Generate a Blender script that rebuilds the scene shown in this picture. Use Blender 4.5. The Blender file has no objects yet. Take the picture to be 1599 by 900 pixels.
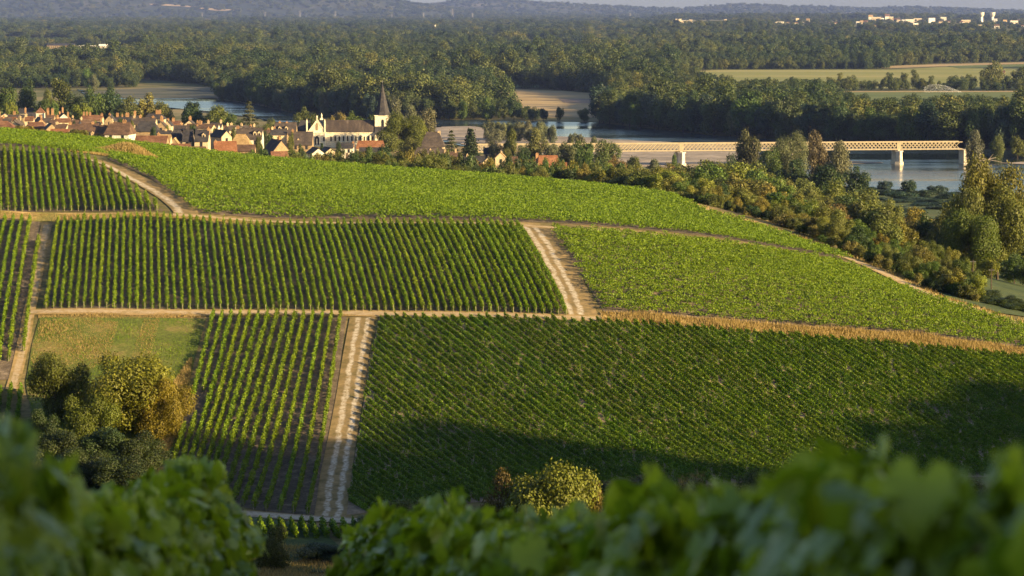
import bpy, math, random
import numpy as np
from mathutils import Vector, Matrix
from mathutils.geometry import delaunay_2d_cdt

# ------------------------------------------------------------------ camera, sky, sun, exposure
sc = bpy.context.scene
COL = sc.collection
F, CX, CY, HZ = 4900.0, 799.5, 450.0, 5.0            # pixels of the 1599 x 900 photograph
PITCH = math.atan((CY - HZ) / F)
CAMZ = 80.0
cam = bpy.data.cameras.new('camera')
cam_o = bpy.data.objects.new('camera', cam)
COL.objects.link(cam_o)
cam.sensor_width = 36.0
cam.lens = 36.0 * F / 1599.0
cam.clip_start, cam.clip_end = 0.2, 90000.0
cam_o.location = (0, 0, CAMZ)
cam_o.rotation_euler = (math.pi / 2 - PITCH, 0, 0)
cam.dof.use_dof = True
cam.dof.focus_distance = 700.0
cam.dof.aperture_fstop = 5.0
sc.camera = cam_o

SUN_AZ, SUN_EL = math.radians(60), math.radians(15)  # sun stands behind the camera, to the right
world = bpy.data.worlds.new('World')
sc.world = world
world.use_nodes = True
wn = world.node_tree
sky = wn.nodes.new('ShaderNodeTexSky')
sky.sky_type = 'NISHITA'
sky.sun_disc = False
sky.sun_elevation = SUN_EL
sky.sun_rotation = math.pi - SUN_AZ
sky.air_density, sky.dust_density, sky.ozone_density = 1.0, 1.2, 1.5
bg = wn.nodes['Background']
bg.inputs['Strength'].default_value = 0.061
wn.links.new(sky.outputs['Color'], bg.inputs['Color'])

sun = bpy.data.lights.new('sun', 'SUN')
sun.energy = 5.0
sun.angle = math.radians(0.53)
sun.color = (1.0, 0.735, 0.36)
sun_o = bpy.data.objects.new('sun', sun)
COL.objects.link(sun_o)
LD = Vector((-math.sin(SUN_AZ) * math.cos(SUN_EL), math.cos(SUN_AZ) * math.cos(SUN_EL), -math.sin(SUN_EL)))
sun_o.rotation_euler = LD.to_track_quat('-Z', 'Y').to_euler()

sc.view_settings.view_transform = 'Standard'
sc.view_settings.look = 'None'
sc.view_settings.gamma = 1.0
sc.view_settings.exposure = 1.76
sc.view_settings.use_curve_mapping = False
sc.cycles.use_denoising = True
sc.cycles.max_bounces = 6
sc.cycles.diffuse_bounces = 2
sc.cycles.glossy_bounces = 2
sc.cycles.transmission_bounces = 3
sc.cycles.volume_bounces = 0
sc.cycles.use_fast_gi = False

rng = np.random.default_rng(11)
random.seed(5)

# ------------------------------------------------------------------ pixel <-> world
cp, sp = math.cos(PITCH), math.sin(PITCH)
def ray(px, py):
    u, v = (px - CX) / F, -(py - CY) / F
    dy = cp + v * sp
    return u / dy, (-sp + v * cp) / dy               # dX/dY, dZ/dY
def W(px, py, D):
    a, b = ray(px, py)
    return np.array([a * D, D, CAMZ + b * D])
def project(x, y, z):
    dz = z - CAMZ
    fwd = y * cp - dz * sp
    up = y * sp + dz * cp
    return CX + F * x / fwd, CY - F * up / fwd
def zpix(px, py, D): return CAMZ + ray(px, py)[1] * D
def xpix(px, D): return ray(px, 300)[0] * D
PLAIN = 2.0
def flat(px, py, z=PLAIN):                           # where the line of sight meets the flood plain
    a, b = ray(px, py)
    D = (z - CAMZ) / b
    return (a * D, D)

# ------------------------------------------------------------------ terrain height
ctrl_px = [(0,600,490),(60,490,520),(0,480,527),(0,345,592),(85,350,586),(150,700,456),(330,495,522),(540,495,522),
 (490,805,424),(265,760,440),(540,800,424),(590,495,522),(900,498,520),(1200,520,522),(1599,560,520),(1599,740,462),
 (1200,735,452),(850,760,440),(100,345,590),(400,345,592),(800,352,590),(1000,365,600),(1150,380,612),(1340,410,640),
 (920,485,524),(1450,460,590),(1599,500,560),(1050,310,740),(1200,350,700),(700,278,800),(380,250,780),(200,228,760),
 (0,212,730),(0,330,592),(250,330,590),(0,235,660),(130,240,665),(600,300,690),(300,270,700)]
ctrl_xyz = [(-60,390,9.5),(0,390,9.3),(60,395,9.6),(110,400,9),(-140,400,14),(-60,345,10),(0,345,10),(60,345,10.5),(140,345,11),(-140,345,14),
 (0,300,19),(-120,300,22),(100,300,20),(0,200,38),(-110,200,40),(90,200,39),(0,100,58),(-60,100,58),(60,100,58),(0,20,74.8),(-20,20,75),(20,20,74.6),(0,5,77.6),(0,0,78.4),(-15,0,78.4),(15,0,78.3),(0,-20,81.5),(-60,-20,82),(60,-20,82),(-250,100,60),(250,100,60),
 (-200,500,36),(-270,650,54),(-250,400,20),(200,450,5),(280,450,4),(140,560,15),(190,600,8),(115,770,12),(160,700,8.5),(150,850,6),(110,850,13),(80,900,16.5),(220,700,5),(230,850,4),(150,1000,4),(250,1000,3),
 (-170,900,38),(-100,900,29.5),(-20,900,24),(-150,980,32.5),(-110,1050,27),(-200,1100,29),(-280,1000,40),(-170,1250,25),(-260,1300,28),(-200,1450,22),(-300,1450,24),(-60,1080,22),(-60,1200,18.5),(-40,1300,16),(-90,1400,17),(20,1150,14),(-10,1250,14),(60,1050,12.5),(90,1180,6),(40,1300,6),(130,1150,4),(180,1250,2),(250,1250,1.5),(0,1400,5),(80,1400,2),(250,1450,1.5),(-60,1450,9),(-150,1450,18)]
CP = [tuple(W(*c)) for c in ctrl_px] + ctrl_xyz
CP = np.array(CP)
SCL = 200.0
def _phi(r2):
    r2 = np.maximum(r2, 1e-12)
    return 0.5 * r2 * np.log(r2)
_c = CP[:, :2] / SCL
_n = len(CP)
_A = np.zeros((_n + 3, _n + 3))
_A[:_n, :_n] = _phi(((_c[:, None] - _c[None]) ** 2).sum(-1)) + np.eye(_n) * 0.002
_A[:_n, _n:] = np.c_[np.ones(_n), _c]
_A[_n:, :_n] = _A[:_n, _n:].T
_w = np.linalg.solve(_A, np.r_[CP[:, 2], 0, 0, 0])
def rbf(x, y):
    q = np.stack([x, y], -1) / SCL
    out = np.empty(len(q))
    for i in range(0, len(q), 20000):
        b = q[i:i + 20000]
        r2 = ((b[:, None] - _c[None]) ** 2).sum(-1)
        out[i:i + 20000] = _phi(r2) @ _w[:_n] + _w[_n] + b @ _w[_n + 1:]
    return out
def sstep(a, b, x):
    t = np.clip((x - a) / (b - a), 0, 1)
    return t * t * (3 - 2 * t)
# unseen high ground behind and to the right of the camera, its crest shaped to shade the foot of the slope
SA, CA = math.sin(SUN_AZ), math.cos(SUN_AZ)
TR = 110.0
def rs_at(px, py, D):
    X, Y, Zz = W(px, py, D)
    return CA * X + SA * Y, Zz + (TR - (SA * X - CA * Y)) * math.tan(SUN_EL)
RS = sorted([(-900, 113), (0, 113.5), (180, 118), (250, 126), (318, 128), (324, 86), (340, 86), (345, 111), (366, 112), rs_at(300, 692, 460), rs_at(530, 690, 460), rs_at(572, 652, 473), rs_at(700, 700, 457), rs_at(1060, 730, 452), rs_at(1250, 752, 448),  # crest heights fitted to the shadow edge, cut low to light the golden bush
             rs_at(1330, 715, 462), rs_at(1390, 668, 482), rs_at(1460, 625, 497), rs_at(1570, 612, 503)])
RS += [(RS[-1][0] + 14, RS[-1][1] - 8), (RS[-1][0] + 32, RS[-1][1] - 26), (RS[-1][0] + 60, 80), (RS[-1][0] + 140, 55), (1300, 40)]
rsx, rsy = np.array(RS).T
HA = [(-3000,-6),(-300,-10),(0,-9),(180,-11),(300,-9),(480,-6),(560,-3),(620,2),(650,7),(672,10),(720,17),(800,24),(900,30),(4000,30)]
HB = [(-3000,18),(600,18),(660,11),(700,4.5),(745,1.5),(800,2.5),(860,6),(920,10),(970,12),(990,14),(1060,15.5),(1090,14),(1130,10),(1160,8),(1200,10),(1250,13),(1280,11.5),(1340,15.5),(1385,15.5),(1402,12),(1500,15.5),(1599,19.5),(1800,21),(2400,14),(6000,14)]
hax, hay = np.array(HA, float).T
hbx, hby = np.array(HB, float).T
def inpoly(x, y, poly):
    x = np.asarray(x); y = np.asarray(y)
    ins = np.zeros(x.shape, bool)
    n = len(poly)
    for i in range(n):
        x1, y1 = poly[i]; x2, y2 = poly[(i + 1) % n]
        if y1 == y2: continue
        c = ((y1 > y) != (y2 > y)) & (x < (x2 - x1) * (y - y1) / (y2 - y1) + x1)
        ins ^= c
    return ins
river_px = [(120,140),(180,149),(245,152),(330,156),(395,163),(450,176),(520,183),(600,187),(700,188.5),(800,190),(930,192),(1000,200),(1100,211),(1250,222),(1480,233),(1599,236),(1750,240),
            (1750,310),(1599,306),(1440,300),(1320,292),(1200,280),(1100,274),(1000,270),(900,262),(800,246),(700,224),(640,213),(560,206),(460,196),(400,185),(330,175),(245,167),(150,160)]
RIVER = [flat(*p) for p in river_px]
def h(x, y):
    x = np.atleast_1d(np.asarray(x, float)); y = np.atleast_1d(np.asarray(y, float))
    x, y = np.broadcast_arrays(x, y)
    x = x.ravel(); y = y.ravel()
    z = rbf(np.clip(x, -300, 300), np.clip(y, -25, 1480))
    w = sstep(1460, 1800, y)
    z = z * (1 - w) + PLAIN * w
    z = np.maximum(z, 1.6)
    s = CA * x + SA * y
    t = SA * x - CA * y
    H = np.interp(s, rsx, rsy) + 1.3 * np.sin(s / 3.1) * np.sin(s / 7.3 + 1) + 1.6 * np.sin(s / 11.0)  # crest made uneven for a ragged shadow edge
    g = np.exp(-0.5 * ((np.minimum(t, TR) - TR) / 36.0) ** 2)
    z = z + np.maximum(H - 7.0 * sstep(368, 385, s) * (1 - sstep(480, 500, s)) - z, 0) * g
    far = y > 15000
    if far.any():
        xf, yf = x[far], y[far]
        pa = CX + F * xf / yf
        nA = 80 + (HZ - np.interp(pa, hax, hay)) / F * 18500
        nB = 80 + (HZ - np.interp(pa, hbx, hby)) / F * 21500
        wob = 6 * np.sin(xf / 310 + yf / 700) + 4 * np.sin(xf / 130 - yf / 420)
        a = np.maximum(nA - 2, 0) * sstep(15800, 18500, yf) * (1 - 0.6 * sstep(18500, 21000, yf))
        b = np.maximum(nB - 2, 0) * sstep(18600, 21500, yf) * (1 - 0.5 * sstep(21500, 25000, yf))
        bump = np.maximum(a, b)
        z[far] = z[far] + bump + wob * np.clip(bump / 100, 0, 1) * sstep(15800, 17500, yf) * (1 - sstep(17800, 18500, yf))
    pt = CX + F * x / np.maximum(y, 1)
    z = z + 19.0 * sstep(6750, 7000, y) * sstep(1010, 1045, pt) * (1 - sstep(13200, 14600, y))
    inr = inpoly(x, y, RIVER)
    z = np.where(inr, np.minimum(z, 1.0), z)
    return z
def h1(x, y): return float(h(x, y)[0])
def gp(px, py, d0=330.0, d1=900.0, n=1200):          # first point where the line of sight meets the slope
    a, b = ray(px, py)
    D = np.linspace(d0, d1, n)
    z = h(a * D, D)
    f = CAMZ + b * D - z
    k = np.where(f < 0)[0]
    i = k[0] if len(k) else int(np.argmin(f))
    return np.array([a * D[i], D[i]])
def gps(pts): return [gp(*p) for p in pts]

# ------------------------------------------------------------------ helpers: materials
def newmat(name):
    m = bpy.data.materials.new(name)
    m.use_nodes = True
    nt = m.node_tree
    b = nt.nodes['Principled BSDF']
    return m, nt, b
def N(nt, kind, **kw):
    n = nt.nodes.new(kind)
    for k, v in kw.items():
        if k in ('operation', 'blend_type', 'data_type', 'noise_dimensions', 'feature', 'attribute_name', 'wave_type', 'bands_direction', 'interpolation'):
            setattr(n, k, v)
        else:
            n.inputs[k].default_value = v
    return n
def rgb(c): return (c[0], c[1], c[2], 1.0)
def ramp(nt, fac, stops):
    r = nt.nodes.new('ShaderNodeValToRGB')
    e = r.color_ramp.elements
    while len(e) < len(stops): e.new(0.5)
    for el, (p, c) in zip(e, stops):
        el.position = p; el.color = rgb(c)
    nt.links.new(fac, r.inputs[0])
    return r.outputs[0]
def pos_node(nt):
    g = nt.nodes.new('ShaderNodeNewGeometry')
    return g.outputs['Position']
def noise(nt, vec, scale, detail=4.0, rough=0.6, stretch=None):
    if stretch:
        mp = nt.nodes.new('ShaderNodeMapping')
        mp.inputs['Scale'].default_value = stretch
        nt.links.new(vec, mp.inputs['Vector']); vec = mp.outputs[0]
    n = N(nt, 'ShaderNodeTexNoise', Scale=scale, Detail=detail, Roughness=rough)
    nt.links.new(vec, n.inputs['Vector'])
    return n.outputs['Fac']
def mix(nt, f, a, b, mode='MIX'):
    m = nt.nodes.new('ShaderNodeMix'); m.data_type = 'RGBA'; m.blend_type = mode
    for i, v in ((0, f), (6, a), (7, b)):
        if isinstance(v, (int, float)): m.inputs[i].default_value = v
        elif isinstance(v, tuple): m.inputs[i].default_value = rgb(v)
        else: nt.links.new(v, m.inputs[i])
    return m.outputs[2]
def plain(name, stops, scale=0.3, rough=0.85, bump=0.0, stretch=None, obj=False, fine=None):
    m, nt, b = newmat(name)
    if obj:
        tc = nt.nodes.new('ShaderNodeTexCoord'); v = tc.outputs['Object']
    else: v = pos_node(nt)
    f = noise(nt, v, scale, 6.0, 0.65, stretch)
    c = ramp(nt, f, stops)
    if fine:
        f2 = noise(nt, v, fine, 3.0)
        c = mix(nt, 1.0, c, ramp(nt, f2, [(0.3, (0.62,) * 3), (0.7, (1.3,) * 3)]), 'MULTIPLY')
    nt.links.new(c, b.inputs['Base Color'])
    b.inputs['Roughness'].default_value = rough
    b.inputs['Specular IOR Level'].default_value = 0.2
    if bump:
        bp = N(nt, 'ShaderNodeBump', Strength=bump, Distance=0.2)
        nt.links.new(f, bp.inputs['Height']); nt.links.new(bp.outputs[0], b.inputs['Normal'])
    return m
def leafmat(name, dark, light, transl=0.32, use_objcol=True, spread=None, gloss=0.25, forest=False):
    """leaves: every face carries its own 'var'; the object's colour sets the kind of green"""
    m, nt, b = newmat(name)
    at = N(nt, 'ShaderNodeAttribute', attribute_name='var')
    c = ramp(nt, at.outputs['Fac'], [(0.0, dark), (1.0, light)])
    oi = nt.nodes.new('ShaderNodeObjectInfo')
    if use_objcol: c = mix(nt, 1.0, c, oi.outputs['Color'], 'MULTIPLY')
    if forest:
        f = noise(nt, oi.outputs['Location'], 0.0032, 4.0, 0.7)
        f2 = noise(nt, oi.outputs['Location'], 0.03, 2.0, 0.7)
        tint = ramp(nt, f, [(0.34, (0.50, 0.68, 0.66)), (0.46, (0.80, 0.92, 0.8)), (0.56, (1.15, 1.08, 0.85)), (0.68, (1.45, 1.25, 0.95))])
        tint2 = ramp(nt, f2, [(0.3, (0.6, 0.75, 0.7)), (0.52, (1, 1, 1)), (0.72, (1.5, 1.28, 1.05))])
        rv = ramp(nt, oi.outputs['Random'], [(0.0, (0.5, 0.62, 0.6)), (0.55, (1.0, 1.0, 1.0)), (0.9, (1.22, 1.15, 1.0)), (1.0, (1.6, 1.35, 1.2))])
        c = mix(nt, 1.0, c, tint, 'MULTIPLY'); c = mix(nt, 1.0, c, tint2, 'MULTIPLY'); c = mix(nt, 1.0, c, rv, 'MULTIPLY')
    nt.links.new(c, b.inputs['Base Color'])
    b.inputs['Roughness'].default_value = 0.55 if gloss < 0.5 else 0.33
    b.inputs['Specular IOR Level'].default_value = gloss
    tr = nt.nodes.new('ShaderNodeBsdfTranslucent')
    tc = mix(nt, 1.0, c, (1.25, 1.25, 0.5), 'MULTIPLY')
    nt.links.new(tc, tr.inputs['Color'])
    ms = nt.nodes.new('ShaderNodeMixShader'); ms.inputs[0].default_value = transl
    nt.links.new(b.outputs[0], ms.inputs[1]); nt.links.new(tr.outputs[0], ms.inputs[2])
    out = nt.nodes['Material Output']
    nt.links.new(ms.outputs[0], out.inputs['Surface'])
    return m

# ------------------------------------------------------------------ helpers: meshes and objects
def mk_mesh(name, verts, faces, mats, var=None, midx=None, smooth=False):
    """verts (N,3), faces (M,k) with one k"""
    me = bpy.data.meshes.new(name)
    verts = np.ascontiguousarray(verts, np.float32); faces = np.ascontiguousarray(faces, np.int32)
    M, k = faces.shape
    me.vertices.add(len(verts)); me.vertices.foreach_set('co', verts.ravel())
    me.loops.add(M * k); me.loops.foreach_set('vertex_index', faces.ravel())
    me.polygons.add(M); me.polygons.foreach_set('loop_start', np.arange(0, M * k, k, dtype=np.int32))
    for m in (mats if isinstance(mats, (list, tuple)) else [mats]): me.materials.append(m)
    if midx is not None: me.polygons.foreach_set('material_index', np.ascontiguousarray(midx, np.int32))
    me.update(calc_edges=True)
    if smooth: me.polygons.foreach_set('use_smooth', np.ones(M, bool))
    if var is not None:
        a = me.attributes.new('var', 'FLOAT', 'FACE')
        a.data.foreach_set('value', np.ascontiguousarray(var, np.float32))
    return me
class MB:
    """collects boxes, bars and polygons into one mesh"""
    def __init__(s): s.v = []; s.f = []; s.m = []
    def add(s, vs, fs, mi=0):
        o = len(s.v); s.v += [tuple(v) for v in vs]
        for f in fs: s.f.append([i + o for i in f]); s.m.append(mi)
        return s
    def box(s, x0, x1, y0, y1, z0, z1, mi=0):
        return s.add([(x0,y0,z0),(x1,y0,z0),(x1,y1,z0),(x0,y1,z0),(x0,y0,z1),(x1,y0,z1),(x1,y1,z1),(x0,y1,z1)],
              [(3,2,1,0),(4,5,6,7),(0,1,5,4),(1,2,6,5),(2,3,7,6),(3,0,4,7)], mi)
    def bar(s, a, b, r, n=4, r2=None, mi=0):
        a = Vector(a); b = Vector(b); d = (b - a)
        if d.length < 1e-6: return s
        r2 = r if r2 is None else r2
        q = d.to_track_quat('Z', 'Y')
        vs = []
        for p, rr in ((a, r), (b, r2)):
            for i in range(n):
                t = 2 * math.pi * (i + 0.5) / n
                vs.append(p + q @ Vector((math.cos(t) * rr, math.sin(t) * rr, 0)))
        fs = [(i, (i + 1) % n, n + (i + 1) % n, n + i) for i in range(n)]
        fs += [tuple(range(n))[::-1], tuple(range(n, 2 * n))]
        return s.add(vs, fs, mi)
    def lathe(s, prof, n=16, mi=0, cx=0, cy=0):
        vs = []
        for r, z in prof:
            for i in range(n):
                t = 2 * math.pi * i / n
                vs.append((cx + r * math.cos(t), cy + r * math.sin(t), z))
        fs = []
        for k in range(len(prof) - 1):
            for i in range(n):
                j = (i + 1) % n
                fs.append((k * n + i, k * n + j, (k + 1) * n + j, (k + 1) * n + i))
        fs += [tuple(range(n))[::-1], tuple(range((len(prof) - 1) * n, len(prof) * n))]
        return s.add(vs, fs, mi)
    def mesh(s, name, mats):
        me = bpy.data.meshes.new(name)
        me.from_pydata(s.v, [], s.f)
        for m in (mats if isinstance(mats, (list, tuple)) else [mats]): me.materials.append(m)
        me.polygons.foreach_set('material_index', s.m)
        me.update()
        return me
def link(name, data, parent=None, loc=None, rz=0.0):
    o = bpy.data.objects.new(name, data)
    COL.objects.link(o)
    if parent is not None: o.parent = parent
    if loc is not None: o.location = loc
    if rz: o.rotation_euler = (0, 0, rz)
    return o
def tag(o, label=None, cat=None, group=None, kind=None):
    if label: o['label'] = label
    if cat: o['category'] = cat
    if group: o['group'] = group
    if kind: o['kind'] = kind
    return o
def thing(name, label, cat, loc=(0, 0, 0), rz=0.0, group=None):
    return tag(link(name, None, None, loc, rz), label, cat, group)

def rot_frames(nrm, spin):
    """orthonormal frames with z along nrm"""
    n = nrm / np.maximum(np.linalg.norm(nrm, axis=1, keepdims=True), 1e-9)
    ref = np.where(np.abs(n[:, 2:3]) > 0.9, np.array([[1.0, 0, 0]]), np.array([[0, 0, 1.0]]))
    t = np.cross(ref, n); t /= np.linalg.norm(t, axis=1, keepdims=True)
    b = np.cross(n, t)
    c, s = np.cos(spin)[:, None], np.sin(spin)[:, None]
    return t * c + b * s, -t * s + b * c, n
LEAFQ = np.array([(0, -0.5, 0), (0.42, 0.03, 0.08), (0, 0.5, 0), (-0.38, -0.02, 0.08)])
def leaf_quads(P, Nn, size, R):
    n = len(P)
    tx, ty, tz = rot_frames(Nn, R.uniform(0, 6.283, n))
    v = (P[:, None] + size[:, None, None] * (LEAFQ[None, :, 0:1] * tx[:, None] + LEAFQ[None, :, 1:2] * ty[:, None] + LEAFQ[None, :, 2:3] * tz[:, None]))
    return v.reshape(-1, 3), np.arange(4 * n).reshape(n, 4)

def drape(name, poly, mat, off=0.06, step=4.0, flatz=None, label=None, noise_edge=0.0):
    """a sheet laid on the ground inside a polygon of (x, y)"""
    P = []
    n = len(poly)
    R = np.random.default_rng(abs(hash(name)) % 1000 if False else len(name) * 7 + n)
    for i in range(n):
        a = np.array(poly[i], float); b = np.array(poly[(i + 1) % n], float)
        k = max(1, int(np.linalg.norm(b - a) / step))
        for j in range(k):
            p = a + (b - a) * j / k
            if noise_edge: p = p + R.normal(0, noise_edge, 2)
            P.append(p)
    P = np.array(P)
    inner = []
    if flatz is None:
        xs = np.arange(P[:, 0].min(), P[:, 0].max(), step); ys = np.arange(P[:, 1].min(), P[:, 1].max(), step)
        gx, gy = np.meshgrid(xs, ys); gx = gx.ravel(); gy = gy.ravel()
        m = inpoly(gx, gy, P)
        inner = list(zip(gx[m], gy[m]))
    pts = [Vector((float(p[0]), float(p[1]))) for p in P] + [Vector((float(p[0]), float(p[1]))) for p in inner]
    res = delaunay_2d_cdt(pts, [], [list(range(len(P)))], 1, 1e-4)
    vs = np.array([(v.x, v.y) for v in res[0]])
    z = np.full(len(vs), flatz) if flatz is not None else h(vs[:, 0], vs[:, 1]) + off
    me = bpy.data.meshes.new(name)
    me.from_pydata([(float(a), float(b), float(c)) for (a, b), c in zip(vs, z)], [], [list(f) for f in res[2]])
    me.materials.append(mat); me.update()
    if len(me.polygons) and me.polygons[0].normal.z < 0: me.flip_normals()
    return tag(link(name, me), label=label, kind='structure')
def ribbon(name, pts, width, mat, off=0.1, step=1.5, nac=6):
    """a track: 'across' runs 0..1 over its width"""
    pts = np.array(pts, float)
    seg = np.r_[0, np.cumsum(np.linalg.norm(np.diff(pts, axis=0), axis=1))]
    s = np.arange(0, seg[-1] + step * 0.5, step)
    c = np.stack([np.interp(s, seg, pts[:, 0]), np.interp(s, seg, pts[:, 1])], 1)
    for _ in range(4):
        c[1:-1] = (c[:-2] + 2 * c[1:-1] + c[2:]) / 4
    wd = np.interp(s, seg, width) if hasattr(width, '__len__') else np.full(len(s), width)
    d = np.gradient(c, axis=0); d /= np.linalg.norm(d, axis=1, keepdims=True)
    nr = np.stack([d[:, 1], -d[:, 0]], 1)
    ac = np.linspace(0, 1, nac + 1)
    V = c[:, None] + nr[:, None] * ((ac[None, :, None] - 0.5) * wd[:, None, None])
    V = V.reshape(-1, 2)
    Z = h(V[:, 0], V[:, 1]) + off
    n, k = len(s), nac + 1
    i, j = np.meshgrid(np.arange(n - 1), np.arange(nac), indexing='ij')
    q = (i * k + j).ravel()
    faces = np.stack([q, q + 1, q + k + 1, q + k], 1)
    me = mk_mesh(name, np.c_[V, Z], faces, mat)
    a = me.attributes.new('across', 'FLOAT', 'POINT')
    a.data.foreach_set('value', np.tile(ac, n).astype(np.float32))
    if me.polygons[0].normal.z < 0: me.flip_normals()
    return tag(link(name, me), kind='structure')

# ------------------------------------------------------------------ materials
M = {}
M['ground'] = plain('ground_grass', [(0.30, (0.055, 0.07, 0.02)), (0.48, (0.13, 0.11, 0.045)), (0.62, (0.26, 0.19, 0.09)), (0.75, (0.34, 0.25, 0.13))], 0.05, 0.95, fine=0.9)
M['soil'] = plain('vineyard_soil', [(0.3, (0.075, 0.058, 0.042)), (0.55, (0.13, 0.10, 0.072)), (0.75, (0.26, 0.205, 0.15))], 0.55, 0.95, 0.4, fine=3.0)  # albedo darkened so the gaps between rows read as shaded
M['soilpale'] = plain('pale_vineyard_soil', [(0.3, (0.13, 0.10, 0.07)), (0.55, (0.22, 0.165, 0.115)), (0.75, (0.36, 0.275, 0.195))], 0.55, 0.95, 0.4, fine=3.0)
M['meadow'] = plain('meadow', [(0.36, (0.06, 0.085, 0.014)), (0.52, (0.10, 0.115, 0.024)), (0.62, (0.18, 0.145, 0.05)), (0.7, (0.26, 0.175, 0.08))], 0.09, 0.95, fine=2.0)
M['dry'] = plain('dry_grass_ground', [(0.3, (0.22, 0.145, 0.06)), (0.55, (0.31, 0.215, 0.095)), (0.75, (0.38, 0.285, 0.145))], 0.3, 0.95, fine=3.0)
M['verge'] = plain('grassy_verge', [(0.35, (0.13, 0.15, 0.03)), (0.5, (0.24, 0.20, 0.06)), (0.6, (0.42, 0.28, 0.12)), (0.75, (0.46, 0.34, 0.18))], 0.12, 0.95, fine=2.0)
M['sand'] = plain('river_sand', [(0.36, (0.13, 0.115, 0.10)), (0.45, (0.22, 0.185, 0.155)), (0.6, (0.32, 0.26, 0.205))], 0.03, 0.95, stretch=(0.25, 1.0, 1.0), fine=0.2)
M['gravel'] = plain('river_gravel', [(0.36, (0.05, 0.058, 0.040)), (0.5, (0.082, 0.082, 0.056)), (0.65, (0.14, 0.125, 0.09))], 0.02, 0.95, stretch=(0.3, 1.0, 1.0))
M['wheat'] = plain('stubble_field', [(0.36, (0.26, 0.185, 0.09)), (0.55, (0.37, 0.27, 0.14)), (0.7, (0.44, 0.33, 0.18))], 0.012, 0.95, stretch=(0.2, 1.0, 1.0))
M['plough'] = plain('ploughed_field', [(0.4, (0.16, 0.12, 0.095)), (0.6, (0.24, 0.18, 0.14))], 0.02, 0.95)
M['crop'] = plain('green_crop', [(0.4, (0.075, 0.105, 0.026)), (0.6, (0.12, 0.14, 0.042))], 0.01, 0.95, stretch=(0.3, 1, 1))
M['darkmeadow'] = plain('shade_toned_meadow', [(0.35, (0.035, 0.055, 0.018)), (0.55, (0.06, 0.08, 0.026)), (0.72, (0.11, 0.10, 0.04))], 0.05, 0.95, fine=1.0)  # dark green that stands in for missing shade on the ground
M['pasture'] = plain('yellow_green_pasture', [(0.36, (0.13, 0.15, 0.035)), (0.55, (0.21, 0.205, 0.058)), (0.7, (0.29, 0.25, 0.10))], 0.006, 0.95, stretch=(0.25, 1, 1))
def trackmat(name, ruts, rutw, grass, chalk):
    m, nt, b = newmat(name)
    at = N(nt, 'ShaderNodeAttribute', attribute_name='across')
    pos = pos_node(nt)
    wob = noise(nt, pos, 0.25, 3.0)
    wv = N(nt, 'ShaderNodeMath', operation='MULTIPLY_ADD'); wv.inputs[1].default_value = 0.30; wv.inputs[2].default_value = -0.15
    nt.links.new(wob, wv.inputs[0])
    x = N(nt, 'ShaderNodeMath', operation='ADD'); nt.links.new(at.outputs['Fac'], x.inputs[0]); nt.links.new(wv.outputs[0], x.inputs[1])
    tot = None
    for r in ruts:
        d = N(nt, 'ShaderNodeMath', operation='SUBTRACT'); nt.links.new(x.outputs[0], d.inputs[0]); d.inputs[1].default_value = r
        a = N(nt, 'ShaderNodeMath', operation='ABSOLUTE'); nt.links.new(d.outputs[0], a.inputs[0])
        mr = nt.nodes.new('ShaderNodeMapRange'); mr.inputs[1].default_value = rutw * 0.45; mr.inputs[2].default_value = rutw * 1.1
        mr.inputs[3].default_value = 1.0; mr.inputs[4].default_value = 0.0
        nt.links.new(a.outputs[0], mr.inputs[0])
        if tot is None: tot = mr.outputs[0]
        else:
            mx = N(nt, 'ShaderNodeMath', operation='MAXIMUM'); nt.links.new(tot, mx.inputs[0]); nt.links.new(mr.outputs[0], mx.inputs[1]); tot = mx.outputs[0]
    br = noise(nt, pos, 0.9, 5.0, 0.75)
    brk = ramp(nt, br, [(0.36, (0.0,) * 3), (0.56, (1.0,) * 3)])
    f = N(nt, 'ShaderNodeMath', operation='MULTIPLY'); nt.links.new(tot, f.inputs[0]); nt.links.new(brk, f.inputs[1])
    g = ramp(nt, noise(nt, pos, 0.5, 5.0, 0.7), [(0.3, grass[0]), (0.5, grass[1]), (0.7, grass[2])])
    ch = ramp(nt, noise(nt, pos, 2.5, 4.0, 0.7), [(0.3, chalk[0]), (0.7, chalk[1])])
    nt.links.new(mix(nt, f.outputs[0], g, ch), b.inputs['Base Color'])
    b.inputs['Roughness'].default_value = 0.95; b.inputs['Specular IOR Level'].default_value = 0.1
    return m
GR = [(0.10, 0.085, 0.035), (0.19, 0.14, 0.068), (0.28, 0.20, 0.10)]
CH = [(0.30, 0.255, 0.195), (0.55, 0.49, 0.405)]
M['track_two'] = trackmat('track_two_ruts', [0.34, 0.74], 0.115, GR, CH)
M['track_left'] = trackmat('track_left_ruts', [0.12, 0.46], 0.11, [(0.10, 0.085, 0.04), (0.19, 0.14, 0.07), (0.30, 0.21, 0.10)], CH)
M['track_curve'] = trackmat('track_curve', [0.25], 0.17, GR, CH)
M['track_dirt'] = trackmat('track_dirt', [0.35, 0.6], 0.18, [(0.14, 0.115, 0.042), (0.27, 0.19, 0.088), (0.34, 0.245, 0.125)], [(0.28, 0.215, 0.14), (0.42, 0.335, 0.235)])
M['road_chalk'] = trackmat('road_chalk', [0.4, 0.65], 0.3, [(0.14, 0.11, 0.06), (0.24, 0.19, 0.13), (0.34, 0.285, 0.215)], [(0.30, 0.26, 0.20), (0.46, 0.41, 0.34)])
M['vine'] = leafmat('vine_leaves', (0.050, 0.100, 0.004), (0.168, 0.235, 0.007), transl=0.22)
M['tree'] = leafmat('tree_leaves', (0.4, 0.4, 0.4), (1.5, 1.5, 1.5), transl=0.25)
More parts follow.
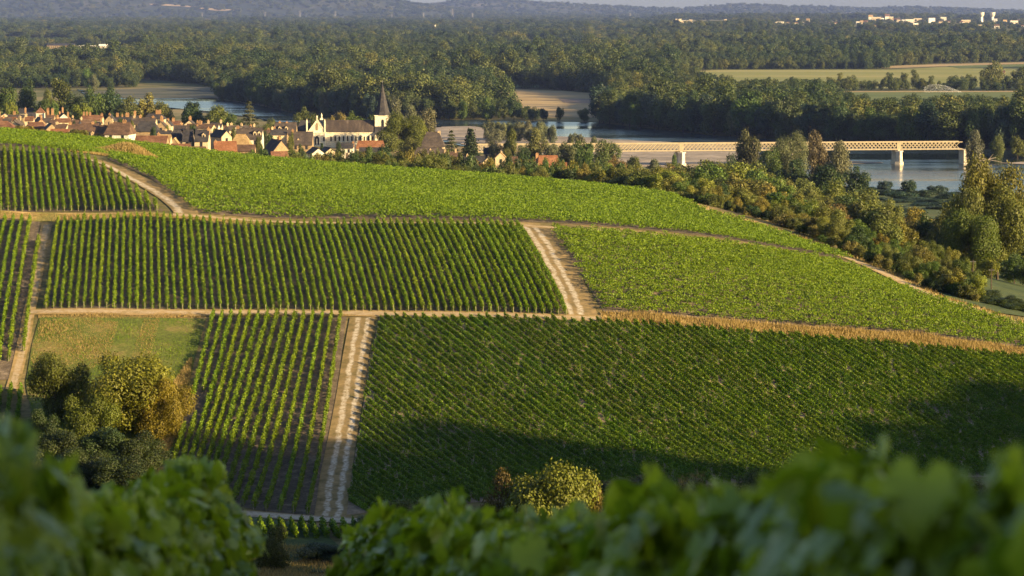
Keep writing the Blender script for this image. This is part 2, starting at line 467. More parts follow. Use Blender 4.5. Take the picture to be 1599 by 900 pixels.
M['forest'] = leafmat('forest_leaves', (0.024, 0.043, 0.014), (0.086, 0.102, 0.034), use_objcol=False, forest=True, transl=0.2)
M['nearvine'] = leafmat('near_vine_leaves', (0.120, 0.190, 0.011), (0.41, 0.47, 0.028), transl=0.45, use_objcol=False, gloss=0.6)
M['drygrass'] = leafmat('dry_grass_blades', (0.17, 0.118, 0.040), (0.40, 0.30, 0.135), transl=0.3, use_objcol=False, gloss=0.1)
M['bark'] = plain('bark', [(0.3, (0.035, 0.027, 0.02)), (0.7, (0.09, 0.07, 0.052))], 1.5, 0.95, obj=True)
M['post'] = plain('weathered_post', [(0.3, (0.15, 0.125, 0.10)), (0.7, (0.30, 0.26, 0.21))], 3.0, 0.9)
def roofmat(name, a, b_, c, sc_=0.5):
    return plain(name, [(0.3, a), (0.5, b_), (0.72, c)], sc_, 0.85, 0.15, fine=4.0)
M['tile'] = roofmat('clay_tile_roof', (0.08, 0.038, 0.023), (0.135, 0.066, 0.039), (0.20, 0.11, 0.068))
M['tilebright'] = roofmat('bright_tile_roof', (0.125, 0.052, 0.025), (0.185, 0.08, 0.040), (0.25, 0.125, 0.068))
M['tilebrown'] = roofmat('brown_tile_roof', (0.05, 0.031, 0.022), (0.09, 0.055, 0.038), (0.15, 0.095, 0.065))
M['slate'] = roofmat('slate_roof', (0.020, 0.020, 0.025), (0.036, 0.034, 0.038), (0.062, 0.056, 0.056))
M['slatebrown'] = roofmat('weathered_slate_roof', (0.034, 0.028, 0.027), (0.058, 0.047, 0.042), (0.10, 0.08, 0.068))
M['tan'] = roofmat('lichen_tan_roof', (0.20, 0.13, 0.06), (0.28, 0.19, 0.09), (0.35, 0.25, 0.135))
def wallmat(name, a, b_): return plain(name, [(0.35, a), (0.65, b_)], 0.4, 0.9, fine=2.5)
M['cream'] = wallmat('cream_render', (0.37, 0.295, 0.195), (0.47, 0.385, 0.265))
M['white'] = wallmat('white_render', (0.46, 0.42, 0.35), (0.57, 0.53, 0.445))
M['stone'] = wallmat('rubble_stone', (0.20, 0.145, 0.085), (0.29, 0.215, 0.13))
M['church'] = wallmat('church_limestone', (0.58, 0.51, 0.385), (0.70, 0.64, 0.50))
M['churchroof'] = plain('church_slates', [(0.35, (0.035, 0.028, 0.026)), (0.55, (0.065, 0.050, 0.043)), (0.72, (0.16, 0.13, 0.105))], 0.35, 0.8, 0.1, stretch=(1.2, 0.3, 0.12), fine=3.0)
M['brick'] = wallmat('chimney_brick', (0.21, 0.118, 0.058), (0.31, 0.185, 0.098))
M['chimcream'] = wallmat('chimney_stone', (0.33, 0.24, 0.14), (0.42, 0.325, 0.205))
M['bridge'] = plain('cream_bridge_paint', [(0.35, (0.25, 0.205, 0.135)), (0.65, (0.33, 0.275, 0.185))], 0.6, 0.6)
M['pier'] = wallmat('pier_stone', (0.42, 0.36, 0.28), (0.58, 0.51, 0.41))
M['steel'] = plain('grey_steel', [(0.4, (0.13, 0.13, 0.14)), (0.6, (0.19, 0.19, 0.20))], 1.0, 0.5)
M['concrete'] = wallmat('pale_concrete', (0.62, 0.58, 0.52), (0.74, 0.70, 0.64))
m, nt, b = newmat('window_glass'); b.inputs['Base Color'].default_value = (0.02, 0.022, 0.03, 1); b.inputs['Roughness'].default_value = 0.12
M['glass'] = m
m, nt, b = newmat('red_paint'); b.inputs['Base Color'].default_value = (0.45, 0.05, 0.04, 1); M['red'] = m
m, nt, b = newmat('painted_door'); b.inputs['Base Color'].default_value = (0.10, 0.07, 0.05, 1); M['door'] = m
# river water: calm reflecting reaches and wind-ruffled ones
m, nt, b = newmat('river_water')
b.inputs['Base Color'].default_value = (0.018, 0.028, 0.034, 1)
b.inputs['IOR'].default_value = 1.33
pos = pos_node(nt)
big = noise(nt, pos, 0.012, 4.0, 0.6, (0.22, 1.0, 1.0))
nt.links.new(ramp(nt, big, [(0.42, (0.04,) * 3), (0.58, (0.22,) * 3)]), b.inputs['Roughness'])
wv = noise(nt, pos, 0.55, 3.0, 0.6, (0.35, 1.0, 1.0))
bp = N(nt, 'ShaderNodeBump', Distance=0.35)
nt.links.new(ramp(nt, big, [(0.42, (0.03,) * 3), (0.6, (0.30,) * 3)]), bp.inputs['Strength'])
nt.links.new(wv, bp.inputs['Height']); nt.links.new(bp.outputs[0], b.inputs['Normal'])
M['water'] = m
m, nt, b = newmat('water_droplets'); b.inputs['Base Color'].default_value = (0.85, 0.88, 0.92, 1); b.inputs['Roughness'].default_value = 0.4
M['spray'] = m

# ------------------------------------------------------------------ ground sheet
def grow(a, b, s, r):
    out = [a]
    while out[-1] < b:
        out.append(out[-1] + s); s *= r
    return out
xs = np.array([-v for v in grow(132, 7200, 2, 1.13)][::-1] + list(np.arange(-130, 170, 1.6)) + grow(170, 7200, 2, 1.13))
ys = np.array(list(np.arange(-520, 320, 10.0)) + list(np.arange(320, 860, 1.6)) + grow(860, 27000, 1.8, 1.035))
gx, gy = np.meshgrid(xs, ys)
gz = h(gx.ravel(), gy.ravel())
nx, ny = len(xs), len(ys)
i, j = np.meshgrid(np.arange(ny - 1), np.arange(nx - 1), indexing='ij')
q = (i * nx + j).ravel()
# far slopes are wooded: mixed into the same ground material by position
mg, ntg, bgm = newmat('land')
pos = pos_node(ntg)
near = ramp(ntg, noise(ntg, pos, 0.05, 6.0, 0.65), [(0.30, (0.055, 0.07, 0.02)), (0.48, (0.13, 0.11, 0.045)), (0.62, (0.26, 0.19, 0.09)), (0.75, (0.34, 0.25, 0.13))])
near = mix(ntg, 1.0, near, ramp(ntg, noise(ntg, pos, 1.1, 4.0), [(0.3, (0.6,) * 3), (0.7, (1.3,) * 3)]), 'MULTIPLY')
farc = ramp(ntg, noise(ntg, pos, 0.0022, 8.0, 0.72, (0.7, 0.35, 1)), [(0.34, (0.022, 0.032, 0.014)), (0.52, (0.04, 0.05, 0.022)), (0.64, (0.07, 0.072, 0.032)), (0.74, (0.20, 0.165, 0.085))])
sepx = ntg.nodes.new('ShaderNodeSeparateXYZ'); ntg.links.new(pos, sepx.inputs[0])
mrg = ntg.nodes.new('ShaderNodeMapRange'); mrg.inputs[1].default_value = 1700; mrg.inputs[2].default_value = 2300
ntg.links.new(sepx.outputs[1], mrg.inputs[0])
glade = ramp(ntg, noise(ntg, pos, 0.006, 5.0, 0.6), [(0.36, (0.05, 0.062, 0.022)), (0.5, (0.11, 0.11, 0.045)), (0.64, (0.23, 0.185, 0.095))])
mrh = ntg.nodes.new('ShaderNodeMapRange'); mrh.inputs[1].default_value = 11000; mrh.inputs[2].default_value = 11500
ntg.links.new(sepx.outputs[1], mrh.inputs[0])
ntg.links.new(mix(ntg, mrg.outputs[0], near, mix(ntg, mrh.outputs[0], glade, farc)), bgm.inputs['Base Color'])
bgm.inputs['Roughness'].default_value = 0.95; bgm.inputs['Specular IOR Level'].default_value = 0.1
ground = link('ground', mk_mesh('ground', np.c_[gx.ravel(), gy.ravel(), gz], np.stack([q, q + 1, q + nx + 1, q + nx], 1), mg, smooth=True))
tag(ground, kind='structure')

# ------------------------------------------------------------------ river, sand, fields on the plain
drape('river', RIVER, M['water'], flatz=2.3, step=60)
SP = lambda pts, z=PLAIN: [flat(a, b_, z) for a, b_ in pts]
drape('sandbank', SP([(640,205),(690,199.5),(735,198.2),(752,201),(800,206),(870,214),(930,217.5),(1000,221.5),(1060,225),(1130,226),(1190,238),(1180,270),(1090,268),(1000,262),(960,263),(900,255),(800,243),(700,222)]), M['sand'], flatz=2.55, step=9, noise_edge=2.0)
drape('sandbank', SP([(1260,252.5),(1300,251.5),(1372,254.5),(1380,256),(1330,257.5),(1260,257)]), M['sand'], flatz=2.5, step=6, noise_edge=0.8)
drape('sandbank', SP([(1560,256),(1599,254.5),(1700,254),(1700,259),(1599,258.5)]), M['sand'], flatz=2.5, step=6, noise_edge=0.8)
drape('gravel_bank', SP([(140,146),(178,141),(250,138),(330,137),(345,150),(335,154),(250,154.5),(200,155),(170,151)]), M['gravel'], flatz=2.6, step=14, noise_edge=4.0)
drape('field', SP([(770,138),(880,142.5),(950,147.5),(952,166),(930,184),(860,184),(800,172),(760,150)]), M['wheat'], flatz=2.15, step=30)
drape('field', SP([(872,154.5),(952,155),(952,163),(880,161)]), M['plough'], flatz=2.25, step=30)
drape('field', SP([(782,122.5),(842,124),(842,138),(780,137)]), M['crop'], flatz=2.2, step=30)
drape('field', SP([(1040,118),(1075,112.5),(1120,109.5),(1400,109),(1640,96),(1720,96),(1720,139),(1400,139.5),(1120,139.5),(1075,130)]), M['pasture'], flatz=2.15, step=60)
drape('field', SP([(1372,104),(1450,101.5),(1570,98.5),(1640,97),(1640,99.5),(1500,103),(1380,107.5)]), M['wheat'], flatz=2.3, step=40)
drape('field', SP([(1480,103.5),(1640,100.5),(1640,106),(1500,107.5)]), M['crop'], flatz=2.4, step=40)
drape('field', SP([(1290,144),(1420,142.3),(1700,143),(1700,184),(1420,184),(1320,172)]), M['crop'], flatz=2.15, step=40)
drape('field', SP([(1318,143),(1640,142.6),(1640,144.2),(1318,144.4)]), M['wheat'], flatz=2.25, step=40)
drape('field', SP([(-60,75.5),(75,74.6),(118,76.5),(218,77),(218,95),(60,98),(-60,98)]), M['crop'], flatz=2.15, step=60)
drape('field', SP([(-40,61.2),(110,61.5),(112,64.3),(-40,63.6)]), M['wheat'], flatz=2.15, step=60)
drape('field', SP([(650,58),(810,59),(812,61.5),(640,61)]), M['wheat'], flatz=2.15, step=60)
drape('field', SP([(480,31.2),(640,31.0),(760,31.2),(876,31.6),(880,29.2),(740,28.6),(480,28.4)]), M['wheat'], flatz=2.6, step=400)
drape('field', SP([(50,31.0),(72,31.0),(72,28.9),(50,28.9)]), M['wheat'], flatz=2.6, step=300)
drape('field', SP([(125,31.0),(330,31.2),(330,28.9),(125,28.9)]), M['wheat'], flatz=2.6, step=300)
def farpatch(pts, mat):                               # a field on the distant hillside: each corner found on the slope
    w = [gp(a, b_, 15500, 25000, 2500) for a, b_ in pts]
    drape('field', w, mat, off=1.2, step=90)
farpatch([(233,6.5),(262,7),(300,10),(340,14.5),(375,15.5),(352,20.5),(340,18),(300,12),(260,9.5),(235,8)], M['wheat'])
farpatch([(1310,20),(1346,20.5),(1345,22.5),(1308,22.5)], M['wheat'])
farpatch([(1250,21.8),(1280,21.5),(1282,23.5),(1248,23.8)], M['wheat'])
farpatch([(1152,16),(1166,15.6),(1166,17.2),(1153,17.4)], M['wheat'])

# fast height look-up on the ground sheet itself, so that everything stands on it
GZ = gz.reshape(ny, nx)
def hg(x, y):
    x = np.asarray(x, float); y = np.asarray(y, float)
    a = np.clip(np.searchsorted(xs, x) - 1, 0, nx - 2); b_ = np.clip(np.searchsorted(ys, y) - 1, 0, ny - 2)
    fx = np.clip((x - xs[a]) / (xs[a + 1] - xs[a]), 0, 1); fy = np.clip((y - ys[b_]) / (ys[b_ + 1] - ys[b_]), 0, 1)
    return (GZ[b_, a] * (1 - fx) + GZ[b_, a + 1] * fx) * (1 - fy) + (GZ[b_ + 1, a] * (1 - fx) + GZ[b_ + 1, a + 1] * fx) * fy
def hg1(x, y): return float(hg(x, y))

# ------------------------------------------------------------------ tracks, soil, meadow on the slope
A_BOT = gps([(66,483),(350,486),(620,488),(890,494)]); A_TOP = gps([(86,349),(350,351),(600,352),(812,356)])
drape('vineyard_soil', A_BOT + A_TOP[::-1], M['soil'], 0.06)
B_BOT = gps([(262,745),(325,778),(400,798),(494,806)]); B_TOP = gps([(328,496),(430,496),(541,496)])
drape('vineyard_soil', B_BOT + B_TOP[::-1], M['soil'], 0.06)
C_POLY = gps([(-60,236),(60,238),(128,244),(165,266),(205,292),(256,330),(100,331),(-60,330)])
drape('vineyard_soil', C_POLY, M['soil'], 0.06)
D_POLY = gps([(-90,342),(62,345),(58,400),(40,520),(28,592),(-90,600)])
drape('vineyard_soil', D_POLY, M['soil'], 0.06)
E_POLY = gps([(592,496),(760,497),(905,503),(1060,512),(1210,524),(1430,541),(1599,560),(1720,575),(1720,735),(1400,748),(1000,765),(750,785),(538,806),(556,700),(574,590)])
drape('vineyard_soil', E_POLY, M['soilpale'], 0.06)
F_POLY = gps([(864,362),(1000,371),(1150,387),(1325,417),(1450,470),(1599,517),(1720,551),(1720,575),(1588,546),(1420,523),(1200,509),(942,488),(900,422)])
drape('vineyard_soil', F_POLY, M['soil'], 0.06)
def wd(px, D): return np.array([xpix(px, D), D])
TRK = [wd(985,775), wd(1050,752)] + gps([(1110,334),(1200,359),(1290,391),(1345,412),(1400,437),(1460,465),(1540,492),(1620,516),(1720,548)])
G_POLY = gps([(170,250),(236,280),(294,320),(302,333),(520,342),(800,347),(1000,359),(1150,376),(1330,408)]) + [p + np.array([-1.4, -3.0]) for p in TRK[4:0:-1]] + [wd(900,800), wd(700,822), wd(380,810), wd(200,790)]
drape('vineyard_soil', G_POLY, M['soil'], 0.06)
G2_POLY = [wd(-60,672), wd(60,676), wd(122,678), wd(150,690), wd(185,705), wd(215,742), wd(200,790), wd(-60,775)]
drape('vineyard_soil', G2_POLY, M['soil'], 0.06)
drape('meadow', gps([(62,497),(200,497),(322,499),(305,560),(285,640),(262,740),(180,740),(60,700),(40,600),(50,540)]), M['meadow'], 0.10)
drape('dry_bank', [wd(95,690), wd(140,676), wd(190,672), wd(262,690), wd(250,715), wd(205,722), wd(150,722)], M['dry'], 0.12, noise_edge=0.5)
drape('grassy_verge', gps([(-60,326),(120,334),(255,334),(300,340),(420,347),(420,350),(300,350),(85,348),(-60,341)]), M['verge'], 0.10)
drape('grassy_verge', gps([(936,489),(1200,510),(1420,524),(1592,547),(1720,572),(1720,580),(1590,556),(1430,540),(1200,522),(940,502)]), M['dry'], 0.10)
drape('meadow', [tuple(p + np.array([3.4, 7.0])) for p in TRK[5:9]] + [(190,590),(230,700),(200,960),(140,980),(118,860),(96,745)], M['darkmeadow'], 0.17, step=7)  # meadow darkened in colour where the hollow lacks real shade
drape('meadow', [(70,1130),(260,1080),(300,1330),(170,1345),(120,1300),(80,1240)], M['darkmeadow'], 0.25, step=20, noise_edge=3)  # same shade-toned green under the near-shore shrubs
ribbon('dirt_track', gps([(515,812),(524,745),(534,690),(546,620),(555,560),(566,497)]), [4.4,4.5,4.3,4.2,4.2,4.2], M['track_two'], 0.12)
ribbon('dirt_track', gps([(912,500),(893,450),(868,402),(846,366),(836,356)]), [5.0,5.2,5.4,5.6,5.2], M['track_left'], 0.13)
ribbon('dirt_track', gps([(292,338),(285,324),(268,310),(240,294),(208,277),(172,259),(140,249),(122,246)]), [4.5,5.2,5.2,4.8,4.4,3.6,3,2.5], M['track_curve'], 0.14)
ribbon('dirt_track', gps([(270,337),(420,347),(600,350),(812,353),(870,358),(1000,366),(1090,374),(1180,388)]), [3,2.4,2.4,3.4,3.2,2.8,2.4,1.2], M['track_dirt'], 0.15)
ribbon('dirt_track', gps([(45,489),(250,490),(420,489),(560,491),(740,494),(880,499),(945,500)]), 3.4, M['track_dirt'], 0.15)
ribbon('dirt_track', TRK, 4.2, M['track_dirt'], 0.16)
ribbon('dirt_track', gps([(73,352),(64,400),(52,460),(40,520),(28,575),(18,610)]), 2.0, M['track_dirt'], 0.12)
ribbon('farm_road', gps([(330,800),(400,806),(470,811),(560,817),(640,826)]), 3.2, M['road_chalk'], 0.16)

# ------------------------------------------------------------------ vine rows
POSTM = MB().box(-0.035, 0.035, -0.035, 0.035, 0.0, 1.15).mesh('end_post', M['post'])
def row_leaves(p0, p1, height, width, dens, gap, R, smin=0.2, smax=0.36, zlow=0.06, patchy=0.10, tidy=1.0):
    p0 = np.array(p0); p1 = np.array(p1); L = np.linalg.norm(p1 - p0)
    d = (p1 - p0) / L; nr = np.array([d[1], -d[0]])
    npl = max(2, int(L / 0.9) + 1)
    ph = height * (1 + R.normal(0, patchy, npl)); pw = width * (1 + R.normal(0, 0.22 * tidy, npl)); poff = R.normal(0, width * 0.16 * tidy, npl)
    pden = np.clip(1 + R.normal(0, 0.3 * tidy, npl), 0.25, 2)
    pden[R.random(npl) < gap] = 0.04
    pv = R.normal(0, 0.10, npl)
    n = int(dens * L)
    k = R.choice(npl, n, p=pden / pden.sum())
    s = np.clip((k + 0.5 + R.normal(0, 0.42, n)) * 0.9, 0, L)
    u = zlow + (1 - zlow) * R.beta(1.12, 1.0, n)
    shoot = R.random(n) < 0.05 * tidy
    u = np.where(shoot, 1.0 + R.random(n) * 0.22, u)
    prof = 0.55 + 0.9 * np.sin(np.clip((u - zlow) / (1 - zlow), 0, 1) * math.pi * 0.8 + 0.35)
    c = np.clip(R.normal(0, 0.36, n), -0.75, 0.75) * pw[k] * prof + poff[k]
    xy = p0 + d * s[:, None] + nr * c[:, None]
    m = max(2, int(L / 2)); ss = np.linspace(0, L, m)
    base = np.interp(s, ss, hg(p0[0] + d[0] * ss, p0[1] + d[1] * ss))
    P = np.c_[xy, base + u * ph[k]]
    Nn = np.c_[nr * np.sign(c)[:, None] * 0.9, np.full(n, 0.45)] + R.normal(0, 0.65, (n, 3))
    return P, Nn, R.uniform(smin, smax, n), np.clip(R.normal(0.5, 0.2, n) + pv[k], 0, 1)
def vine_row(p0, p1, label, group, color, R, posts=True, **kw):
    P, Nn, sz, var = row_leaves(p0, p1, R=R, **kw)
    z0 = hg1(*p0); o3 = np.array([p0[0], p0[1], z0])
    v, f = leaf_quads(P - o3, Nn, sz, R)
    o = link('vine_row', mk_mesh('vine_row', v, f, M['vine'], var), None, o3)
    j_ = R.normal(1, 0.06); o.color = (color[0] * j_ * R.normal(1, 0.05), color[1] * j_, color[2], 1)
    tag(o, label, 'vine row', group)
    if posts:
        for p in (p0, p1):
            link('end_post', POSTM, o, (p[0] - o3[0], p[1] - o3[1], hg1(*p) - z0), R.uniform(0, 1.5))
    return o
def lerp_line(P, t):
    P = np.array(P); s = np.r_[0, np.cumsum(np.linalg.norm(np.diff(P, axis=0), axis=1))]
    return np.array([np.interp(t * s[-1], s, P[:, 0]), np.interp(t * s[-1], s, P[:, 1])])
LIT = (1.0, 1.0, 1.0)
nA = 70
for k in range(nA):
    t = (k + 0.5) / nA
    a = lerp_line(A_BOT, t); b_ = lerp_line(A_TOP, t)
    vine_row(a, b_, 'trim upright vine row in the wide middle field with shaded soil between its rows', 'vine rows of the middle field', LIT, rng, height=1.30 * rng.normal(1, 0.05), width=0.30 * rng.normal(1, 0.10), dens=120, gap=rng.choice([0.005, 0.01, 0.03, 0.05]), smin=0.15, smax=0.28)
nB = 15
for k in range(nB):
    t = (k + 0.35) / nB
    a = lerp_line(B_BOT, t); b_ = lerp_line(B_TOP, t)
    kw = dict(height=1.35 * rng.normal(1, 0.05), width=0.31 * rng.normal(1, 0.1), dens=120, smin=0.15, smax=0.28)
    lab, grp = 'tall vine row leaning right in the narrow field left of the rutted chalk track', 'vine rows left of the rutted track'
    if k < 2:                                          # the first rows are broken up
        q1, q2 = a + (b_ - a) * (0.30 + 0.08 * k), a + (b_ - a) * (0.44 + 0.1 * k)
        lab2 = 'short broken vine row at the meadow edge of the narrow field by the chalk track'
        vine_row(a, q1, lab2, 'broken vine rows by the meadow', LIT, rng, gap=0.06, **kw)
        vine_row(q2, b_, lab2, 'broken vine rows by the meadow', LIT, rng, gap=0.10, **kw)
    else:
        vine_row(a, b_, lab, grp, LIT, rng, gap=0.03, **kw)
cb = gp(250, 331); ca = gp(-60, 331)
dC = np.array([-12.0, 70.0]); dC /= np.linalg.norm(dC)
cpoly = np.array(C_POLY)
for k in range(28):
    b0 = ca + (cb - ca) * (k + 0.6) / 28
    ss = np.arange(0, 90, 0.6)
    q_ = b0 + dC * ss[:, None]
    ins = inpoly(q_[:, 0], q_[:, 1], C_POLY)
    if ins.sum() < 6: continue
    kk = np.where(ins)[0]
    vine_row(q_[kk[0]], q_[kk[-1]], 'upright vine row in the far left field beside the curving white track', 'vine rows beside the curving track', LIT, rng, height=1.40 * rng.normal(1, 0.04), width=0.32, dens=110, gap=0.01, smin=0.16, smax=0.3)
dD = np.array([-7.4, 66.0]); dD /= np.linalg.norm(dD)
for k, px in enumerate([60, 47, 34, 21, 8, -6, -20, -34]):
    t0 = gp(px, 346 if k else 378)
    ln = 90 - (22 if k == 0 else 0)
    vine_row(t0 - dD * ln, t0, 'vine row in the leftmost field where sunlit soil shows between rows', 'vine rows of the leftmost field', LIT, rng, height=1.25, width=0.31, dens=110, gap=0.015, smin=0.16, smax=0.3)
for k, px in enumerate([-34, -18, -2, 14, 30]):
    a = gp(px - 4, 668); b_ = gp(px + 3, 612)
    vine_row(a, b_, 'short shaded vine row at the far left edge below the leftmost field', 'shaded vine rows at the left edge', (0.8, 0.9, 0.9), rng, posts=False, height=1.2, width=0.36, dens=80, gap=0.02)  # leaf tint dulled to stand for shade on these rows
# the broad field on the right: rows slant down to the right
dE = np.array([0.407, -0.9135]); nE = np.array([0.9135, 0.407])
ep = np.array(E_POLY); pr = ep @ nE
kE = 0
for off in np.arange(pr.min() + 0.8, pr.max() - 0.5, 1.36):
    base = nE * off
    ss = np.arange(-900, 300, 0.8)
    q_ = base + dE * ss[:, None]
    ins = inpoly(q_[:, 0], q_[:, 1], E_POLY)
    kk = np.where(ins)[0]
    if len(kk) < 8: continue
    vine_row(q_[kk[0]] + dE * rng.uniform(-0.5, 0.5), q_[kk[-1]], 'dark leafy vine row slanting across the broad field right of the rutted track', 'slanting vine rows of the broad field', (0.92, 0.98, 1.0), rng, posts=False, height=0.93, width=0.165, dens=170, gap=0.06, patchy=0.09, tidy=0.5, smin=0.13, smax=0.25)
    kE += 1
# short dark row ends below the chalk road
for k in range(13):
    px = 372 + k * 16.3
    a = gp(px + 9, 843 + 0.004 * k); b_ = gp(px, 822 + k * 0.35)
    vine_row(a, b_, 'short dark vine row end just below the white chalk road', 'vine row ends below the chalk road', (1.0, 1.05, 1.0), rng, posts=False, height=1.35, width=0.36, dens=120, gap=0.0)
def vine_mass(name, poly, direction, spacing, R, color, label, height=1.2, npl=24, sm=0.24, sx_=0.46):
    """a field whose rows close up into one canopy: planted row by row, one object"""
    d = np.array(direction); d = d / np.linalg.norm(d); nr = np.array([-d[1], d[0]])
    P2 = np.array(poly); a, b_ = P2 @ d, P2 @ nr
    rows = np.arange(b_.min(), b_.max(), spacing); al = np.arange(a.min(), a.max(), 0.85)
    A, B = np.meshgrid(al, rows); A = A.ravel() + R.normal(0, 0.12, A.size); B = B.ravel() + R.normal(0, 0.05, B.size)
    xy = d * A[:, None] + nr * B[:, None]
    keep = inpoly(xy[:, 0], xy[:, 1], poly) & (R.random(len(xy)) > 0.11)
    xy = xy[keep]; n = len(xy)
    ph = height * np.clip(1 + R.normal(0, 0.22, n), 0.5, 1.5); pv = R.normal(0, 0.12, n)
    k = np.repeat(np.arange(n), npl); N_ = len(k)
    loc = xy[k] + d * R.normal(0, 0.36, N_)[:, None] + nr * R.normal(0, 0.20, N_)[:, None]
    u = np.clip(0.45 + 0.6 * R.beta(1.6, 1.0, N_), 0, 1.1)
    P = np.c_[loc, hg(xy[:, 0], xy[:, 1])[k] + u * ph[k]]
    Nn = np.c_[R.normal(0, 0.6, N_), R.normal(-0.25, 0.6, N_), 0.45 + R.normal(0, 0.5, N_)]
    v, f = leaf_quads(P, Nn, R.uniform(sm, sx_, N_), R)
    o = link(name, mk_mesh(name, v, f, M['vine'], np.clip(R.normal(0.55, 0.2, N_) + pv[k], 0, 1)))
    o.color = (*color, 1)
    return tag(o, label, 'vines', None, 'stuff')
dF = np.array(gp(1420, 523)) - np.array(gp(942, 488))
vine_mass('vine_foliage', F_POLY, dF, 1.3, rng, (0.94, 0.95, 0.8), 'bright closed vine canopy of the right hand field below the diagonal dirt strip', npl=50, sm=0.17, sx_=0.31)
vine_mass('vine_foliage', G_POLY, np.array(gp(800, 347)) - np.array(gp(302, 334)), 1.35, rng, (0.88, 0.93, 0.8), 'long green vine canopy sweeping under the village hedges to the road', npl=34, sm=0.2, sx_=0.36)
vine_mass('vine_foliage', G2_POLY, np.array([1.0, 0.1]), 1.35, rng, (0.88, 0.93, 0.8), 'small strip of green vine canopy above the far left rows', npl=30, sm=0.2, sx_=0.36)

# ------------------------------------------------------------------ tree kinds
def crown_pts(kind, H, nleaf, leaf, R):
    up = np.array([0, 0, 1.0])
    if kind in ('conifer', 'cedar'):
        P, Nn = [], []
        layers = 13 if kind == 'conifer' else 9
        for l in range(layers):
            f = l / (layers - 1)
            z = H * (0.10 + 0.88 * f)
            rad = H * (0.27 if kind == 'conifer' else 0.34) * (1 - f) ** (0.85 if kind == 'conifer' else 0.7) + 0.02 * H
            nb = int(12 * (1 - f) + 4)
            for q_ in range(nb):
                a = 6.283 * (q_ + R.random()) / nb; rr = rad * R.uniform(0.7, 1.12)
                m_ = int(nleaf / (layers * 8.0) * (0.5 + (1 - f)))
                t = R.random(m_) ** 0.6
                c = np.array([math.cos(a), math.sin(a), 0])
                pts = c * (rr * t)[:, None] + R.normal(0, 0.028 * H, (m_, 3)) * [1, 1, 0.55]
                pts[:, 2] += z - (0.10 if kind == 'conifer' else 0.02) * H * t * (1 - f * 0.6)
                P.append(pts); Nn.append(c * 0.7 + up * 0.6 + R.normal(0, 0.5, (m_, 3)))
        P = np.concatenate(P); Nn = np.concatenate(Nn)
        return P, Nn, R.uniform(0.7, 1.2, len(P)) * leaf, np.clip(R.normal(0.5, 0.2, len(P)), 0, 1), []
    env = {'broad': (0.40, 0.45, 0.53, 26), 'wide': (0.52, 0.42, 0.52, 30), 'poplar': (0.17, 0.46, 0.53, 20), 'willow': (0.50, 0.40, 0.50, 24),
           'shrub': (0.56, 0.44, 0.44, 26), 'open': (0.42, 0.40, 0.58, 18)}[kind]
    rx, rz, cz, nb = env
    C, Rd = [], []
    for _ in range(nb):
        dv = R.normal(0, 1, 3); dv /= np.linalg.norm(dv)
        q_ = R.uniform(0.35, 1.0)
        C.append(np.array([dv[0] * rx * q_, dv[1] * rx * q_, cz + dv[2] * rz * q_]) * H)
        Rd.append(R.uniform(0.07, 0.19) * H * (1.35 if kind == 'shrub' else 0.72 if kind == 'poplar' else (0.85 if kind == 'open' else 1.1)))
    C = np.array(C); Rd = np.array(Rd)
    bv = R.normal(0, 0.12, nb)
    k = R.choice(nb, int(nleaf * 1.9), p=Rd ** 2 / (Rd ** 2).sum())
    dv = R.normal(0, 1, (len(k), 3)); dv[:, 2] = dv[:, 2] * 0.9 + 0.25; dv /= np.linalg.norm(dv, axis=1, keepdims=True)
    P = C[k] + dv * (Rd[k] * (0.62 + 0.5 * R.random(len(k)) ** 0.7))[:, None]
    P += R.normal(0, 0.024 * H, P.shape)
    dist = np.linalg.norm(P[:, None] - C[None], axis=2) / Rd[None]
    dist[np.arange(len(k)), k] = 9
    keep = (dist.min(1) > 0.66) | (R.random(len(k)) < 0.12)
    keep &= P[:, 2] > 0.02 * H
    P, dv, k = P[keep][:nleaf], dv[keep][:nleaf], k[keep][:nleaf]
    Nn = dv + R.normal(0, 0.5, P.shape) + up * 0.15
    return P, Nn, R.uniform(0.65, 1.25, len(P)) * leaf, np.clip(R.normal(0.5, 0.2, len(P)) + bv[k], 0, 1), list(C)
def trunk_mb(kind, H, C, R):
    mb = MB()
    r = H * (0.018 if kind != 'shrub' else 0.012)
    if kind in ('conifer', 'cedar'):
        return mb.bar((0, 0, -0.4), (0, 0, H * 0.96), r * 1.1, 7, r * 0.15)
    if kind == 'shrub':
        for c in C[:6]: mb.bar((R.normal(0, 0.03) * H, R.normal(0, 0.03) * H, -0.2), c, r, 5, r * 0.3)
        return mb
    top = (R.normal(0, 0.02) * H, R.normal(0, 0.02) * H, H * (0.42 if kind != 'poplar' else 0.85))
    mb.bar((0, 0, -0.5), (top[0] * 0.5, top[1] * 0.5, top[2] * 0.5), r * 1.35, 8, r)
    mb.bar((top[0] * 0.5, top[1] * 0.5, top[2] * 0.5), top, r, 8, r * 0.6)
    for c in C[:9]:
        f = R.uniform(0.45, 1.0)
        mb.bar((top[0] * f, top[1] * f, top[2] * f), tuple(c), r * 0.32, 5, r * 0.06)
    return mb
PROTO = {}
def proto(kind, H, nleaf, leaf, nvar, key=None):
    L = []
    for v in range(nvar):
        R = np.random.default_rng(1000 + len(PROTO) * 17 + v)
        P, Nn, sz, var, C = crown_pts(kind, H, nleaf, leaf, R)
        vs, fs = leaf_quads(P, Nn, sz, R)
        cm = mk_mesh('crown', vs, fs, M['tree'], var)
        tm = trunk_mb(kind, H, C, R).mesh('trunk', M['bark'])
        L.append((cm, tm, np.percentile(P[:, 2], 99.6), 2 * np.percentile(np.hypot(P[:, 0], P[:, 1]), 97)))
    PROTO[key or kind] = L
proto('broad', 14, 7000, 0.60, 4)
proto('wide', 12, 7000, 0.54, 3)
